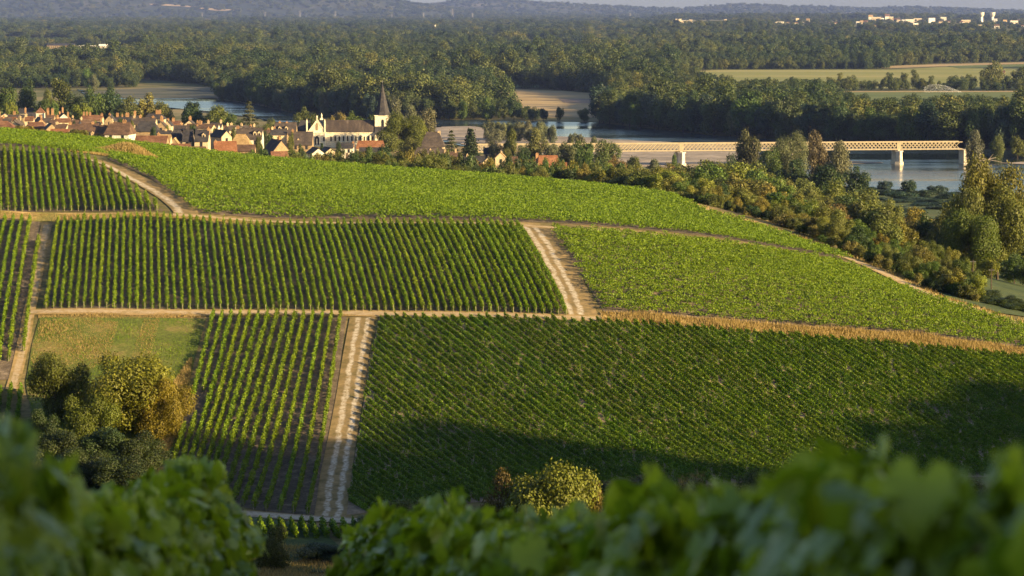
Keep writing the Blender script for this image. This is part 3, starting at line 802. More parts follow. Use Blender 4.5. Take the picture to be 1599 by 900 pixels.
proto('poplar', 22, 5500, 0.72, 3)
proto('willow', 10, 6500, 0.46, 3)
proto('open', 10, 5000, 0.46, 3)
proto('shrub', 4, 3200, 0.28, 4)
proto('conifer', 16, 7000, 0.66, 2)
proto('cedar', 16, 6000, 0.62, 1)
proto('broad', 14, 26000, 0.34, 2, 'bigbroad')
proto('shrub', 13, 26000, 0.36, 3, 'clump')
proto('shrub', 5, 16000, 0.17, 3, 'bigshrub')
GREEN, DARK, OLIVE, YEL, GOLD, GREY, RUST, BLUE = (0.055, 0.088, 0.015), (0.032, 0.055, 0.015), (0.080, 0.092, 0.019), (0.118, 0.145, 0.018), (0.145, 0.115, 0.020), (0.105, 0.115, 0.058), (0.165, 0.085, 0.032), (0.036, 0.062, 0.040)
def tree_at(x, y, H, width, kind, color, label, group=None, name='tree', cat='tree', z=None, R=rng):
    L = PROTO[kind]; cm, tm, ph, pw = L[int(R.integers(len(L)))]
    z = hg1(x, y) if z is None else z
    o = thing(name, label, cat, (x, y, z), R.uniform(0, 6.28), group)
    sz = H / ph; sx = (width / pw) if width else sz * R.uniform(0.88, 1.15)
    o.scale = (sx, sx, sz)
    c = link('crown', cm, o); jit = R.normal(1, 0.10)
    c.color = (color[0] * jit * R.normal(1, 0.06), color[1] * jit, color[2] * jit * R.normal(1, 0.1), 1)
    link('trunk', tm, o)
    return o
def tree_px(px, ytop, wpx, D, kind, color, label, group=None, name='tree', cat='tree', sink=0.0, R=rng):
    x = xpix(px, D); z = hg1(x, D)
    H = max(1.5, zpix(px, ytop, D) - z)
    return tree_at(x, D, H, wpx * D / F if wpx else None, kind, color, label, group, name, cat, z, R)
for k, px in enumerate(np.arange(905, 1640, 46)):
    tree_px(px + rng.uniform(-12, 12), 748 + rng.uniform(-6, 10), rng.uniform(70, 120), 424 + rng.uniform(-8, 8), 'bigshrub', random.choice([(0.085, 0.085, 0.022), (0.06, 0.075, 0.02), (0.11, 0.09, 0.03)]), 'low scrub along the bottom end of the slanting vine rows', 'scrub at the valley foot', 'shrub', 'shrub')
# the clump beside the meadow, lower left
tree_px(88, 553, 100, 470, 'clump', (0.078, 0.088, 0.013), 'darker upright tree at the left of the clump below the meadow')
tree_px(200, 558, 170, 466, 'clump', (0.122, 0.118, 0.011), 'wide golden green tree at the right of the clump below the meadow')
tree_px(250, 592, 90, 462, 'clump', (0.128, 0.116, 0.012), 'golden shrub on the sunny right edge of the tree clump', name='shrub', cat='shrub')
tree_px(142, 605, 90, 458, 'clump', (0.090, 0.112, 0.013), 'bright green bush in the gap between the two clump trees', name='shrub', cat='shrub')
tree_px(165, 668, 110, 447, 'bigshrub', (0.030, 0.045, 0.014), 'dark shrub in front of the golden tree clump', name='shrub', cat='shrub')
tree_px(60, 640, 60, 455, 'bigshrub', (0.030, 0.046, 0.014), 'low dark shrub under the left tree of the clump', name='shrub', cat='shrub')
drape('meadow', [(-130,388), (-18,388), (-26,416), (-46,432), (-60,446), (-135,462)], M['darkmeadow'], 0.14, step=5)  # shade-toned sheet over the bright valley floor
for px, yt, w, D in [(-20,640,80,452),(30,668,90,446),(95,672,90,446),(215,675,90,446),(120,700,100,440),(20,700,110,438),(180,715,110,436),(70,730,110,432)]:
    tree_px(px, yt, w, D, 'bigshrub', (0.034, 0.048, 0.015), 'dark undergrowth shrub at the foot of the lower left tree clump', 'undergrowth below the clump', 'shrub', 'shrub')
# shrubs at the valley foot
tree_px(850, 726, 185, 383, 'clump', (0.108, 0.116, 0.013), 'round golden bush standing over the foreground vines', name='bush', cat='bush')
tree_px(790, 740, 90, 390, 'bigshrub', (0.10, 0.075, 0.022), 'brownish half bare bush behind the golden bush', name='bush', cat='bush')
tree_px(928, 755, 62, 386, 'bigshrub', (0.145, 0.11, 0.020), 'small golden shrub at the right foot of the golden bush', name='shrub', cat='shrub')
tree_px(640, 783, 110, 408, 'bigshrub', (0.085, 0.090, 0.020), 'olive bush at the lower edge of the slanting rows', name='bush', cat='bush')
tree_px(585, 806, 100, 402, 'bigshrub', (0.030, 0.044, 0.014), 'dark bush at the right end of the chalk road', name='bush', cat='bush')
tree_px(505, 850, 110, 396, 'bigshrub', (0.035, 0.042, 0.015), 'dark low scrub below the short vine row ends', name='bush', cat='bush')
tree_px(420, 822, 70, 390, 'bigshrub', (0.075, 0.085, 0.022), 'loose leafy sapling in front of the chalk road', name='bush', cat='bush')
tree_px(1040, 738, 100, 408, 'bigshrub', (0.085, 0.075, 0.022), 'dull olive scrub right of the golden bush', name='bush', cat='bush')
tree_px(1180, 738, 70, 408, 'bigshrub', (0.060, 0.070, 0.020), 'dark scrub behind the right foreground vines', name='bush', cat='bush')
tree_px(1330, 752, 120, 408, 'bigshrub', (0.075, 0.08, 0.020), 'low olive scrub peeping over the right foreground vines', name='bush', cat='bush')
# hedge along the brow, far left, under the roofs
for px, yt, w in [(8,200,36),(38,197,44),(62,202,34),(82,205,30),(100,206,34),(122,203,42),(137,211,24)]:
    tree_px(px, yt, w, 772, 'shrub', random.choice([(0.12, 0.11, 0.02), (0.14, 0.115, 0.02), (0.10, 0.115, 0.02)]), 'golden green shrub in the hedge on the brow below the left roofs', 'hedge shrubs on the brow', 'shrub', 'shrub')
# trees behind the left of the village
for px, yt, w, D, kd, col, lab in [
 (6,137,46,1560,'broad',GREEN,'green round tree at the far left edge behind the roofs'),
 (45,127,44,1620,'broad',DARK,'dark tall tree behind the pigeon tower'),
 (95,123,34,1600,'poplar',OLIVE,'pale olive poplar standing above the left roofs'),
 (78,140,28,1580,'broad',OLIVE,'small olive tree between the dark tree and the pale poplar'),
 (70,156,36,1500,'broad',GREEN,'rounded green tree right behind the tall brick chimneys'),
 (20,160,24,1450,'shrub',YEL,'bright yellow green bush behind the leftmost roofs'),
 (120,148,44,1560,'broad',DARK,'dark spreading tree right of the pale poplar'),
 (148,140,50,1580,'broad',GREEN,'large mid green tree left of the gravel bank'),
 (172,138,44,1590,'wide',DARK,'tall dark tree below the gravel bank'),
 (132,162,38,1480,'open',YEL,'yellow green fan shaped tree beside the chimneys'),
 (200,152,50,1560,'broad',OLIVE,'olive broad tree left of the river bend'),
 (232,147,44,1570,'open',(0.125,0.125,0.03),'light olive poplar at the left end of the water'),
 (255,160,40,1550,'broad',OLIVE,'low olive tree at the water edge near the big chimney'),
 (302,160,38,1540,'broad',DARK,'dark round tree in front of the river water'),
 (335,166,52,1530,'wide',OLIVE,'wide olive tree right of the dark round tree'),
 (362,178,36,1500,'broad',GREEN,'low green tree left of the grey cedar'),
 (390,160,36,1400,'cedar',(0.085,0.092,0.045),'grey green cedar rising above the roofs before the river'),
 (425,187,44,1450,'wide',OLIVE,'spreading olive tree right of the cedar'),
 (476,170,38,1480,'broad',OLIVE,'round olive tree left of the church gable'),
 (524,177,34,1480,'open',(0.15,0.12,0.045),'tan feathery tree behind the church roof'),
 (552,177,36,1440,'broad',(0.085,0.115,0.016),'bright green round tree behind the church roof'),
 (578,180,22,1450,'broad',GREEN,'small green tree close to the church tower'),
 (618,156,30,1560,'poplar',GREY,'grey green poplar just right of the spire'),
 (640,166,26,1580,'poplar',GREY,'second shorter grey poplar right of the spire'),
 (668,170,30,1500,'poplar',GREY,'grey willowy poplar left of the open sandbank'),
 (655,190,40,1400,'broad',YEL,'yellow green tree behind the great church tree'),
 (625,177,66,1330,'bigbroad',(0.058,0.074,0.010),'great dark leaved tree standing right of the church tower'),
 (608,205,40,1290,'broad',(0.085,0.09,0.02),'lower olive tree in front of the great church tree'),
 (640,215,44,1260,'wide',(0.085,0.085,0.022),'bushy olive tree left of the hipped roof house'),
 (735,203,40,1240,'conifer',(0.030,0.046,0.018),'dark pointed spruce right of the hipped roof house'),
 (705,205,30,1270,'cedar',(0.075,0.085,0.035),'pale flat branched conifer left of the dark spruce'),
 (718,240,22,1120,'conifer',(0.07,0.075,0.028),'small olive conifer among the houses below the dark spruce'),
 (797,203,30,1260,'broad',OLIVE,'narrow two toned tree before the river islet'),
 (838,202,38,1250,'broad',(0.10,0.10,0.03),'feathery olive tree at the left end of the bridge'),
 (815,228,24,1240,'broad',DARK,'low dark tree under the bridge end'),
 (864,226,38,1240,'willow',GREY,'pale grey willow in front of the bridge lattice'),
 (770,222,26,1260,'open',GREY,'light grey bush by the sandbank left of the two toned tree'),
 (884,223,40,1255,'willow',GREY,'grey willow hiding the lattice at the left part of the bridge'),
 (914,224,36,1245,'broad',GREEN,'small green tree under the left part of the bridge'),
 (790,232,30,1250,'broad',OLIVE,'olive tree hiding the left end of the bridge'),
 (900,222,30,1260,'broad',GREEN,'green tree touching the bridge at its left part'),
 (945,220,46,1230,'broad',(0.06,0.08,0.02),'dark full tree covering the bridge lattice'),
 (983,246,38,1180,'broad',OLIVE,'olive tree below the lattice left of the pale pier'),
 (960,245,30,1140,'broad',(0.12,0.085,0.03),'brownish tree below the bridge lattice'),
 (1025,250,34,1250,'willow',GREY,'greyish willow near the foot of the left bridge pier'),
 (1052,241,14,1440,'shrub',GREEN,'small bush at the foot of the left bridge pier'),
 (460,236,44,1000,'broad',(0.085,0.10,0.016),'rounded green tree in front of the twin gabled house'),
 (503,225,16,1110,'conifer',DARK,'dark little conifer right of the twin gabled house'),
 (395,236,34,985,'shrub',GREEN,'green garden bush right of the red barn roof'),
 (412,232,22,990,'shrub',GREEN,'taller garden bush left of the stone gable'),
 (85,160,20,1480,'shrub',GREEN,'small green bush between the brick chimneys'),
 (30,186,22,1220,'shrub',GREEN,'green garden tree among the leftmost tiled roofs')]:
    tree_px(px, yt, w, D, kd, col, lab)
for k, (px, yt, w, D) in enumerate([(46,187,14,1240),(118,190,16,1150),(150,190,14,1180),(186,186,16,1200),(208,190,14,1120),(262,197,16,1120),(300,195,16,1180),(335,200,16,1140),(362,200,16,1140),(418,205,18,1160),(405,214,14,1080),(455,208,16,1130),(470,226,16,1050),(530,222,18,1130),(556,236,20,1080),(590,238,22,1060),(240,199,14,1060),(92,190,14,1230)]):
    tree_px(px, yt, w, D, random.choice(['broad', 'open', 'wide']), random.choice([GREEN, OLIVE, DARK, (0.10, 0.11, 0.02)]), 'small garden tree squeezed between the village roofs', 'garden trees among the roofs')
# hedge line right under the village, along the brow
xsq = np.arange(425, 960, 11.5)
ytop = lambda x: np.interp(x, [425,470,520,560,600,640,680,720,760,800,850,880,920,960], [256,240,242,242,238,245,240,252,252,252,258,256,258,262])
for px in xsq:
    for lay in range(2):
        D = 835 + lay * 60 + rng.uniform(-8, 25)
        c = random.choice([OLIVE, OLIVE, GREEN, (0.13, 0.115, 0.022), GOLD, (0.10, 0.11, 0.024), DARK])
        tree_px(px + rng.uniform(-5, 5), ytop(px) - (7 if px > 560 else 0) + rng.uniform(-4, 10) + (0 if lay else 9), rng.uniform(24, 46), D, random.choice(['broad', 'wide', 'open', 'shrub', 'wide']), c,
            'bushy olive green tree in the hedge between the long vine canopy and the village', 'hedge trees below the village')
# wooded bank beyond the road on the right
def road_y(x): return np.interp(x, [900,1000,1050,1110,1200,1290,1345,1400,1460,1540,1620], [294,303,310,331,355,387,408,433,461,488,512])
env_x, env_y = [930,1000,1060,1110,1150,1200,1260,1310,1360,1400,1440,1480,1515], [258,262,262,246,248,262,278,286,302,312,330,352,395]
nh = 0
for lay, (d0, d1) in enumerate([(16, 28), (45, 75), (95, 150), (190, 260), (300, 380)]):
    for px in np.arange(930 + lay * 5, 1530, [17, 21, 26, 34, 44][lay]):
        Dr = np.interp(px, [900,1050,1200,1340,1450,1599], [790,745,700,642,592,562])
        D = Dr + rng.uniform(d0, d1)
        f = lay / 4.0
        yt = np.interp(px, env_x, env_y)
        lo = road_y(px) - (36 if px < 1250 else 46)
        y_ = lo + (yt - lo) * f + rng.uniform(-7, 9)
        x = xpix(px, D); z = hg1(x, D)
        H = zpix(px, y_, D) - z
        if H < 3.0: H = rng.uniform(3, 4.5)
        H = min(H, 17)
        c = random.choice([(0.122, 0.108, 0.020), OLIVE, OLIVE, (0.105, 0.112, 0.018), GREEN, DARK, (0.11, 0.13, 0.018), (0.090, 0.088, 0.022), (0.125, 0.088, 0.028) if rng.random() < 0.3 else OLIVE, (0.10, 0.105, 0.022)])
        c = tuple(v * 1.18 for v in c)
        tree_at(x, D, H, H * rng.uniform(0.85, 1.25), random.choice(['broad', 'wide', 'open', 'wide', 'bigshrub' if H < 6 else 'broad']), c,
            'mixed golden and olive tree on the wooded bank right of the vineyard road', 'trees of the wooded bank by the road', R=rng)
        nh += 1
for px in np.arange(1060, 1540, 15):                     # low scrub right at the verge
    D = np.interp(px, [900,1050,1200,1340,1450,1599], [790,745,700,642,592,562]) + rng.uniform(10, 15)
    x = xpix(px, D)
    tree_at(x, D, rng.uniform(1.6, 3.0), None, 'shrub', random.choice([OLIVE, GREEN, (0.13, 0.12, 0.03), DARK]), 'low scrub bush on the verge of the vineyard road', 'scrub along the vineyard road', 'shrub', 'shrub')
tree_px(1540, 249, 112, 765, 'bigbroad', (0.088, 0.094, 0.015), 'tallest tree of the right edge towering before the river')
tree_px(1520, 330, 90, 745, 'bigbroad', (0.080, 0.098, 0.013), 'bushy green tree at the foot of the tallest right tree')
tree_px(1560, 292, 96, 758, 'bigbroad', (0.085, 0.095, 0.014), 'full crowned tree leaning right beside the tallest right tree')
tree_px(1512, 296, 74, 756, 'bigshrub', (0.085, 0.09, 0.017), 'dense tree left of and touching the tallest right tree')
tree_px(1480, 318, 60, 790, 'broad', (0.12, 0.115, 0.022), 'yellowish tree left of the tallest right tree')
tree_px(1450, 335, 60, 800, 'broad', DARK, 'dark tree in the hollow left of the tallest right tree')
tree_px(1586, 398, 60, 700, 'wide', GREEN, 'green tree at the right edge above the shaded meadow')
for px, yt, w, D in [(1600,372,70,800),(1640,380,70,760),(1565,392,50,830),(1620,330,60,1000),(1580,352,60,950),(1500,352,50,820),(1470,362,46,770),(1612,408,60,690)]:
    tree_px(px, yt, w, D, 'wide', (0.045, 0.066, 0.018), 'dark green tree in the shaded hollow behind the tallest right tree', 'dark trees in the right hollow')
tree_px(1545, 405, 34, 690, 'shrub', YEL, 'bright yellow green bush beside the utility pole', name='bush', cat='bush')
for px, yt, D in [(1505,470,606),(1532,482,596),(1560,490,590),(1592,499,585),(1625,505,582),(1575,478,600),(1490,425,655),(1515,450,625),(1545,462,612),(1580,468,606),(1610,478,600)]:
    tree_px(px, yt, 52, D, 'bigshrub', (0.040, 0.058, 0.018), 'shade toned dark shrub below the road at the right edge', 'dark shrubs below the road', 'shrub', 'shrub')  # dark leaf colour stands in for absent shade
# big trees between the wooded bank and the bridge
for px, yt, w, D, kd, col, lab in [
 (1168,204,48,1290,'broad',(0.070,0.074,0.028),'brown green tree hiding the middle of the bridge'),
 (1205,232,40,1250,'broad',GREEN,'lower green tree under the middle of the bridge'),
 (1232,209,56,1260,'bigbroad',(0.090,0.098,0.038),'big feathery tree in front of the bridge'),
 (1275,206,46,1300,'broad',(0.105,0.09,0.042),'tan topped tree rising above the bridge chords'),
 (1308,222,44,1270,'broad',GREY,'grey green tree at the right of the bridge tree group'),
 (1140,242,50,1180,'wide',DARK,'dark green tree right of the left bridge pier'),
 (1240,250,60,1190,'broad',DARK,'dark tree at the foot of the bridge tree group'),
 (1290,258,60,1180,'broad',DARK,'second dark tree at the foot of the bridge tree group'),
 (1335,262,44,1220,'broad',DARK,'dark bush like tree at the water edge by the bridge trees'),
 (1518,205,36,1475,'willow',(0.10,0.095,0.062),'grey pollard willow at the right end of the bridge'),
 (1556,211,30,1560,'broad',(0.085,0.10,0.022),'yellow green tree right of the pollard willow'),
 (1588,213,30,1580,'broad',(0.085,0.10,0.022),'yellow green tree at the right frame edge above the river')]:
    tree_px(px, yt, w, D, kd, col, lab)
# willows on the islet
for px, yt, w, D in [(766,189,24,1800),(780,191,26,1780),(797,192,26,1790),(812,191,26,1770),(828,190,28,1780),(846,191,28,1760),(862,196,22,1740),(772,200,30,1740),(835,200,34,1720)]:
    tree_px(px, yt, w, D, 'willow', GREY, 'grey green willow on the sandy river islet', 'willows on the islet')
for px, yt, w, D in [(892,208,18,1700),(905,210,18,1690),(928,214,14,1660)]:
    tree_px(px, yt, w, D, 'shrub', GREY, 'small grey bush on the sandbank right of the islet', 'bushes on the sandbank', 'shrub', 'shrub')
# scrub on the near shore, right
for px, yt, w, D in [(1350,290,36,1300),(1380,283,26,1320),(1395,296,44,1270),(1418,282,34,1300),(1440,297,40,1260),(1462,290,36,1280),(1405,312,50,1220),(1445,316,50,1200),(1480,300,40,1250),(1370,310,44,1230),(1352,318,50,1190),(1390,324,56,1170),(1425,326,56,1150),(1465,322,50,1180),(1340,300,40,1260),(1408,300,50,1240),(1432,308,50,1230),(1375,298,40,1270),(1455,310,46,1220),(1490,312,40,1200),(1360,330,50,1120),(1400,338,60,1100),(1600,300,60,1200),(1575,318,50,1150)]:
    tree_px(px, yt, w, D, 'shrub', BLUE, 'shade toned blue green shrub on the near shore', 'shrubs on the near shore', 'shrub', 'shrub')  # shade of the shore is put into the blue green leaf colour
# wall of trees along the far bank
bank = np.array([flat(*p) for p in river_px[:17]])
seg = np.r_[0, np.cumsum(np.linalg.norm(np.diff(bank, axis=0), axis=1))]
s_ = 60.0
while s_ < seg[-1] - 20:
    bx, by = np.interp(s_, seg, bank[:, 0]), np.interp(s_, seg, bank[:, 1])
    px_ = CX + F * bx / by
    s_ += rng.uniform(11, 17) * (1.5 if by > 2200 else 1.0)
    if 150 < px_ < 340: continue
    by += rng.uniform(8, 16); bx += rng.uniform(-2, 2)
    Ht = rng.uniform(15, 24) * (1.12 if px_ > 920 else (0.82 if px_ < 740 else np.interp(px_, [740, 790, 850, 915, 921], [0.8, 0.62, 0.42, 0.40, 0.8])))
    c = random.choice([GREEN, (0.045, 0.07, 0.024), (0.055, 0.08, 0.022), BLUE, (0.07, 0.085, 0.03), GREY if rng.random() < 0.25 else GREEN])
    tree_at(bx, by, Ht, Ht * rng.uniform(0.62, 0.95), random.choice(['broad', 'broad', 'willow', 'broad', 'wide', 'poplar']), c, 'dense riverside tree in the green wall along the far bank', 'trees along the far river bank', z=PLAIN)

# ------------------------------------------------------------------ the forests of the plain: one mass, instanced
FC = bpy.data.collections.new('forest_kinds')
for v in range(9):
    R = np.random.default_rng(300 + v)
    kd = ['broad', 'broad', 'wide', 'broad', 'poplar', 'broad', 'wide', 'poplar', 'open'][v]
    Hh = {'poplar': 22}.get(kd, 17)
    P, Nn, sz_, var, C = crown_pts(kd, Hh, 2800, 0.90 if kd != 'poplar' else 0.85, R)
    vs, fs = leaf_quads(P, Nn, sz_, R)
    cm = mk_mesh('forest_tree', vs, fs, M['forest'], var)
    FC.objects.link(bpy.data.objects.new('forest_tree_%d' % v, cm))
far_px = np.array([p for p in river_px[:17]], float)
def bankD(px): return (PLAIN - CAMZ) / np.array([ray(a, np.interp(a, far_px[:, 0], far_px[:, 1]))[1] for a in np.atleast_1d(px)])
CLEAR = [SP(p) for p in ([(765,138),(880,142),(950,147),(956,160),(950,178),(925,189),(860,189),(800,180),(765,156)],
  [(780,122),(845,123),(850,138),(778,137)],
  [(1040,117),(1075,112),(1125,109),(1395,108.5),(1380,104),(1450,101.3),(1570,98),(1660,96),(1660,138),(1400,139),(1120,139),(1060,128)],
  [(1290,143.5),(1420,142),(1700,142.6),(1700,182),(1430,182),(1330,172)],
  [(-60,75),(75,74),(130,74.5),(225,75),(222,93),(120,95),(60,97),(-60,97)], [(-40,61),(112,61),(112,66),(-40,66)],
  [(650,57.5),(812,58.5),(812,68),(640,66)], [(822,68),(912,69),(1000,68),(1000,80),(912,88),(820,86)],
  [(215,126),(262,126),(345,140),(345,160),(120,165),(120,138),(210,138)])]
pts, scl, idx, rot = [], [], [], []
D = 1650.0
bandsX = []
while D < 12400:
    st = 10.5 if D < 2600 else (13.0 if D < 3800 else (16.5 if D < 6000 else 22.0 + (D - 6000) * 0.0016))
    hw = 0.163 * D * 1.06 + 60
    x = np.arange(-hw, hw, st)
    x = x + rng.uniform(-0.45, 0.45, len(x)) * st
    y = D + rng.uniform(-0.45, 0.45, len(x)) * st
    px = CX + F * x / y
    ok = (y > bankD(px) + 22) & ((y < 11000 + 250 * np.sin(x / 400)) | (px > 1015))
    for poly in CLEAR: ok &= ~inpoly(x, y, poly)
    # thin, low growth here and there: small openings
    g = np.sin(x / 170 + 1.3 * np.sin(y / 260)) * np.sin(y / 330 + 1.1 * np.sin(x / 210))
    ok &= ~((g > 0.86) & (y > 2600))
    px = CX + F * x / y; terr = (px > 1015) & (y > 6950)
    ok &= ~(terr & (rng.random(len(x)) > np.where(px > 1190, 0.30, 0.75)))
    ok &= ~((px > 1040) & (px < 1145) & (y > 8200) & (y < 11000))
    x, y, g, px, terr = x[ok], y[ok], g[ok], px[ok], terr[ok]
    s0 = 1.05 if D < 3800 else (1.0 if D < 6000 else 0.88)
    sz = s0 * (0.86 + 0.20 * np.sin(x / 95 + y / 140) + 0.12 * np.sin(y / 57 - x / 83)) * np.clip(rng.lognormal(-0.06, 0.24, len(x)), 0.45, 1.55)
    py = HZ + (CAMZ - PLAIN) / y * F
    sz = sz * np.where(terr, np.where(px > 1190, 0.5, 0.75), 1.0) * np.where((px > 740) & (px < 930) & (py > 176), 0.5, 1.0) * np.where((px < 130) & (py > 65.5) & (py < 75), 0.6, 1.0) * np.where((px > 1030) & (py > 138) & (py < 158), 0.62, 1.0) * np.where((px > 1300) & (py > 180) & (py < 196), 0.8, 1.0)
    sz = np.where((px > 1030) & (y < 2800), np.minimum(sz, (CAMZ - np.where(px > 1300, 0.0298, 0.0252) * y) / 17.8 * rng.uniform(0.72, 1.0, len(x))), sz)
    wx = sz * (1.0 if D < 6000 else st / 14.5) * rng.uniform(0.9, 1.15, len(x))
    pts.append(np.c_[x, y, hg(x, y) - 0.3]); scl.append(np.c_[wx, wx, sz])
    pick = rng.integers(0, 9, len(x)); idx.append(pick); rot.append(np.c_[np.zeros(len(x)), np.zeros(len(x)), rng.uniform(0, 6.28, len(x))])
    D += st * (0.9 if D < 6000 else 1.0)
# a wood added on top of the hill to the right of the camera, out of the frame, to break up the shade on the foot of the slope
for k in range(90):
    s_, t_ = rng.uniform(366, 478), rng.uniform(96, 126)
    x, y = CA * s_ + SA * t_, SA * s_ - CA * t_
    z_ = hg1(x, y)
    hh = max(0.25, (np.interp(s_, rsx, rsy) + rng.uniform(-3.5, 2.5) - z_) / 19.0)
    if hh < 0.9: pts.append(np.array([[x, y, z_ - 0.3]])); scl.append(np.array([[hh * 1.1, hh * 1.1, hh]])); idx.append(np.array([rng.integers(0, 9)])); rot.append(np.array([[0, 0, rng.uniform(0, 6)]]))
# woods crowning the distant slopes, so that the ridges have a rough edge
for k in range(7200):
    y = rng.uniform(15900, 22500) if k < 5200 else rng.uniform(11300, 15300); px = rng.uniform(-60, 1660)
    x = (px - CX) / F * y
    pts.append(np.array([[x, y, hg1(x, y) - 1]])); s0 = rng.uniform(0.7, 1.25); scl.append(np.array([[s0 * 2.2, s0 * 2.2, s0]])); idx.append(np.array([rng.integers(0, 9)])); rot.append(np.array([[0, 0, rng.uniform(0, 6)]]))
pts = np.concatenate(pts); scl = np.concatenate(scl); idx = np.concatenate(idx); rot = np.concatenate(rot)
fm = bpy.data.meshes.new('forest'); fm.vertices.add(len(pts)); fm.vertices.foreach_set('co', pts.astype(np.float32).ravel())
a = fm.attributes.new('scl', 'FLOAT_VECTOR', 'POINT'); a.data.foreach_set('vector', scl.astype(np.float32).ravel())
a = fm.attributes.new('rot', 'FLOAT_VECTOR', 'POINT'); a.data.foreach_set('vector', rot.astype(np.float32).ravel())
a = fm.attributes.new('idx', 'INT', 'POINT'); a.data.foreach_set('value', idx.astype(np.int32))
fo = link('forest', fm)
tag(fo, 'olive and dark green woodland covering the plain beyond the river', 'forest', None, 'stuff')
ng = bpy.data.node_groups.new('forest_trees', 'GeometryNodeTree')
ng.interface.new_socket('Geometry', in_out='INPUT', socket_type='NodeSocketGeometry')
ng.interface.new_socket('Geometry', in_out='OUTPUT', socket_type='NodeSocketGeometry')
gi, go = ng.nodes.new('NodeGroupInput'), ng.nodes.new('NodeGroupOutput')
ci = ng.nodes.new('GeometryNodeCollectionInfo'); ci.inputs['Collection'].default_value = FC
ci.inputs['Separate Children'].default_value = True; ci.inputs['Reset Children'].default_value = True
ip = ng.nodes.new('GeometryNodeInstanceOnPoints'); ip.inputs['Pick Instance'].default_value = True
def named(dt, nm):
    n = ng.nodes.new('GeometryNodeInputNamedAttribute'); n.data_type = dt; n.inputs['Name'].default_value = nm; return n.outputs['Attribute']
ng.links.new(gi.outputs[0], ip.inputs['Points']); ng.links.new(ci.outputs[0], ip.inputs['Instance'])
ng.links.new(named('INT', 'idx'), ip.inputs['Instance Index']); ng.links.new(named('FLOAT_VECTOR', 'rot'), ip.inputs['Rotation']); ng.links.new(named('FLOAT_VECTOR', 'scl'), ip.inputs['Scale'])
ng.links.new(ip.outputs[0], go.inputs[0])
md = fo.modifiers.new('trees', 'NODES'); md.node_group = ng
print('forest trees', len(pts), 'bank trees', nh, 'slanting rows', kE)

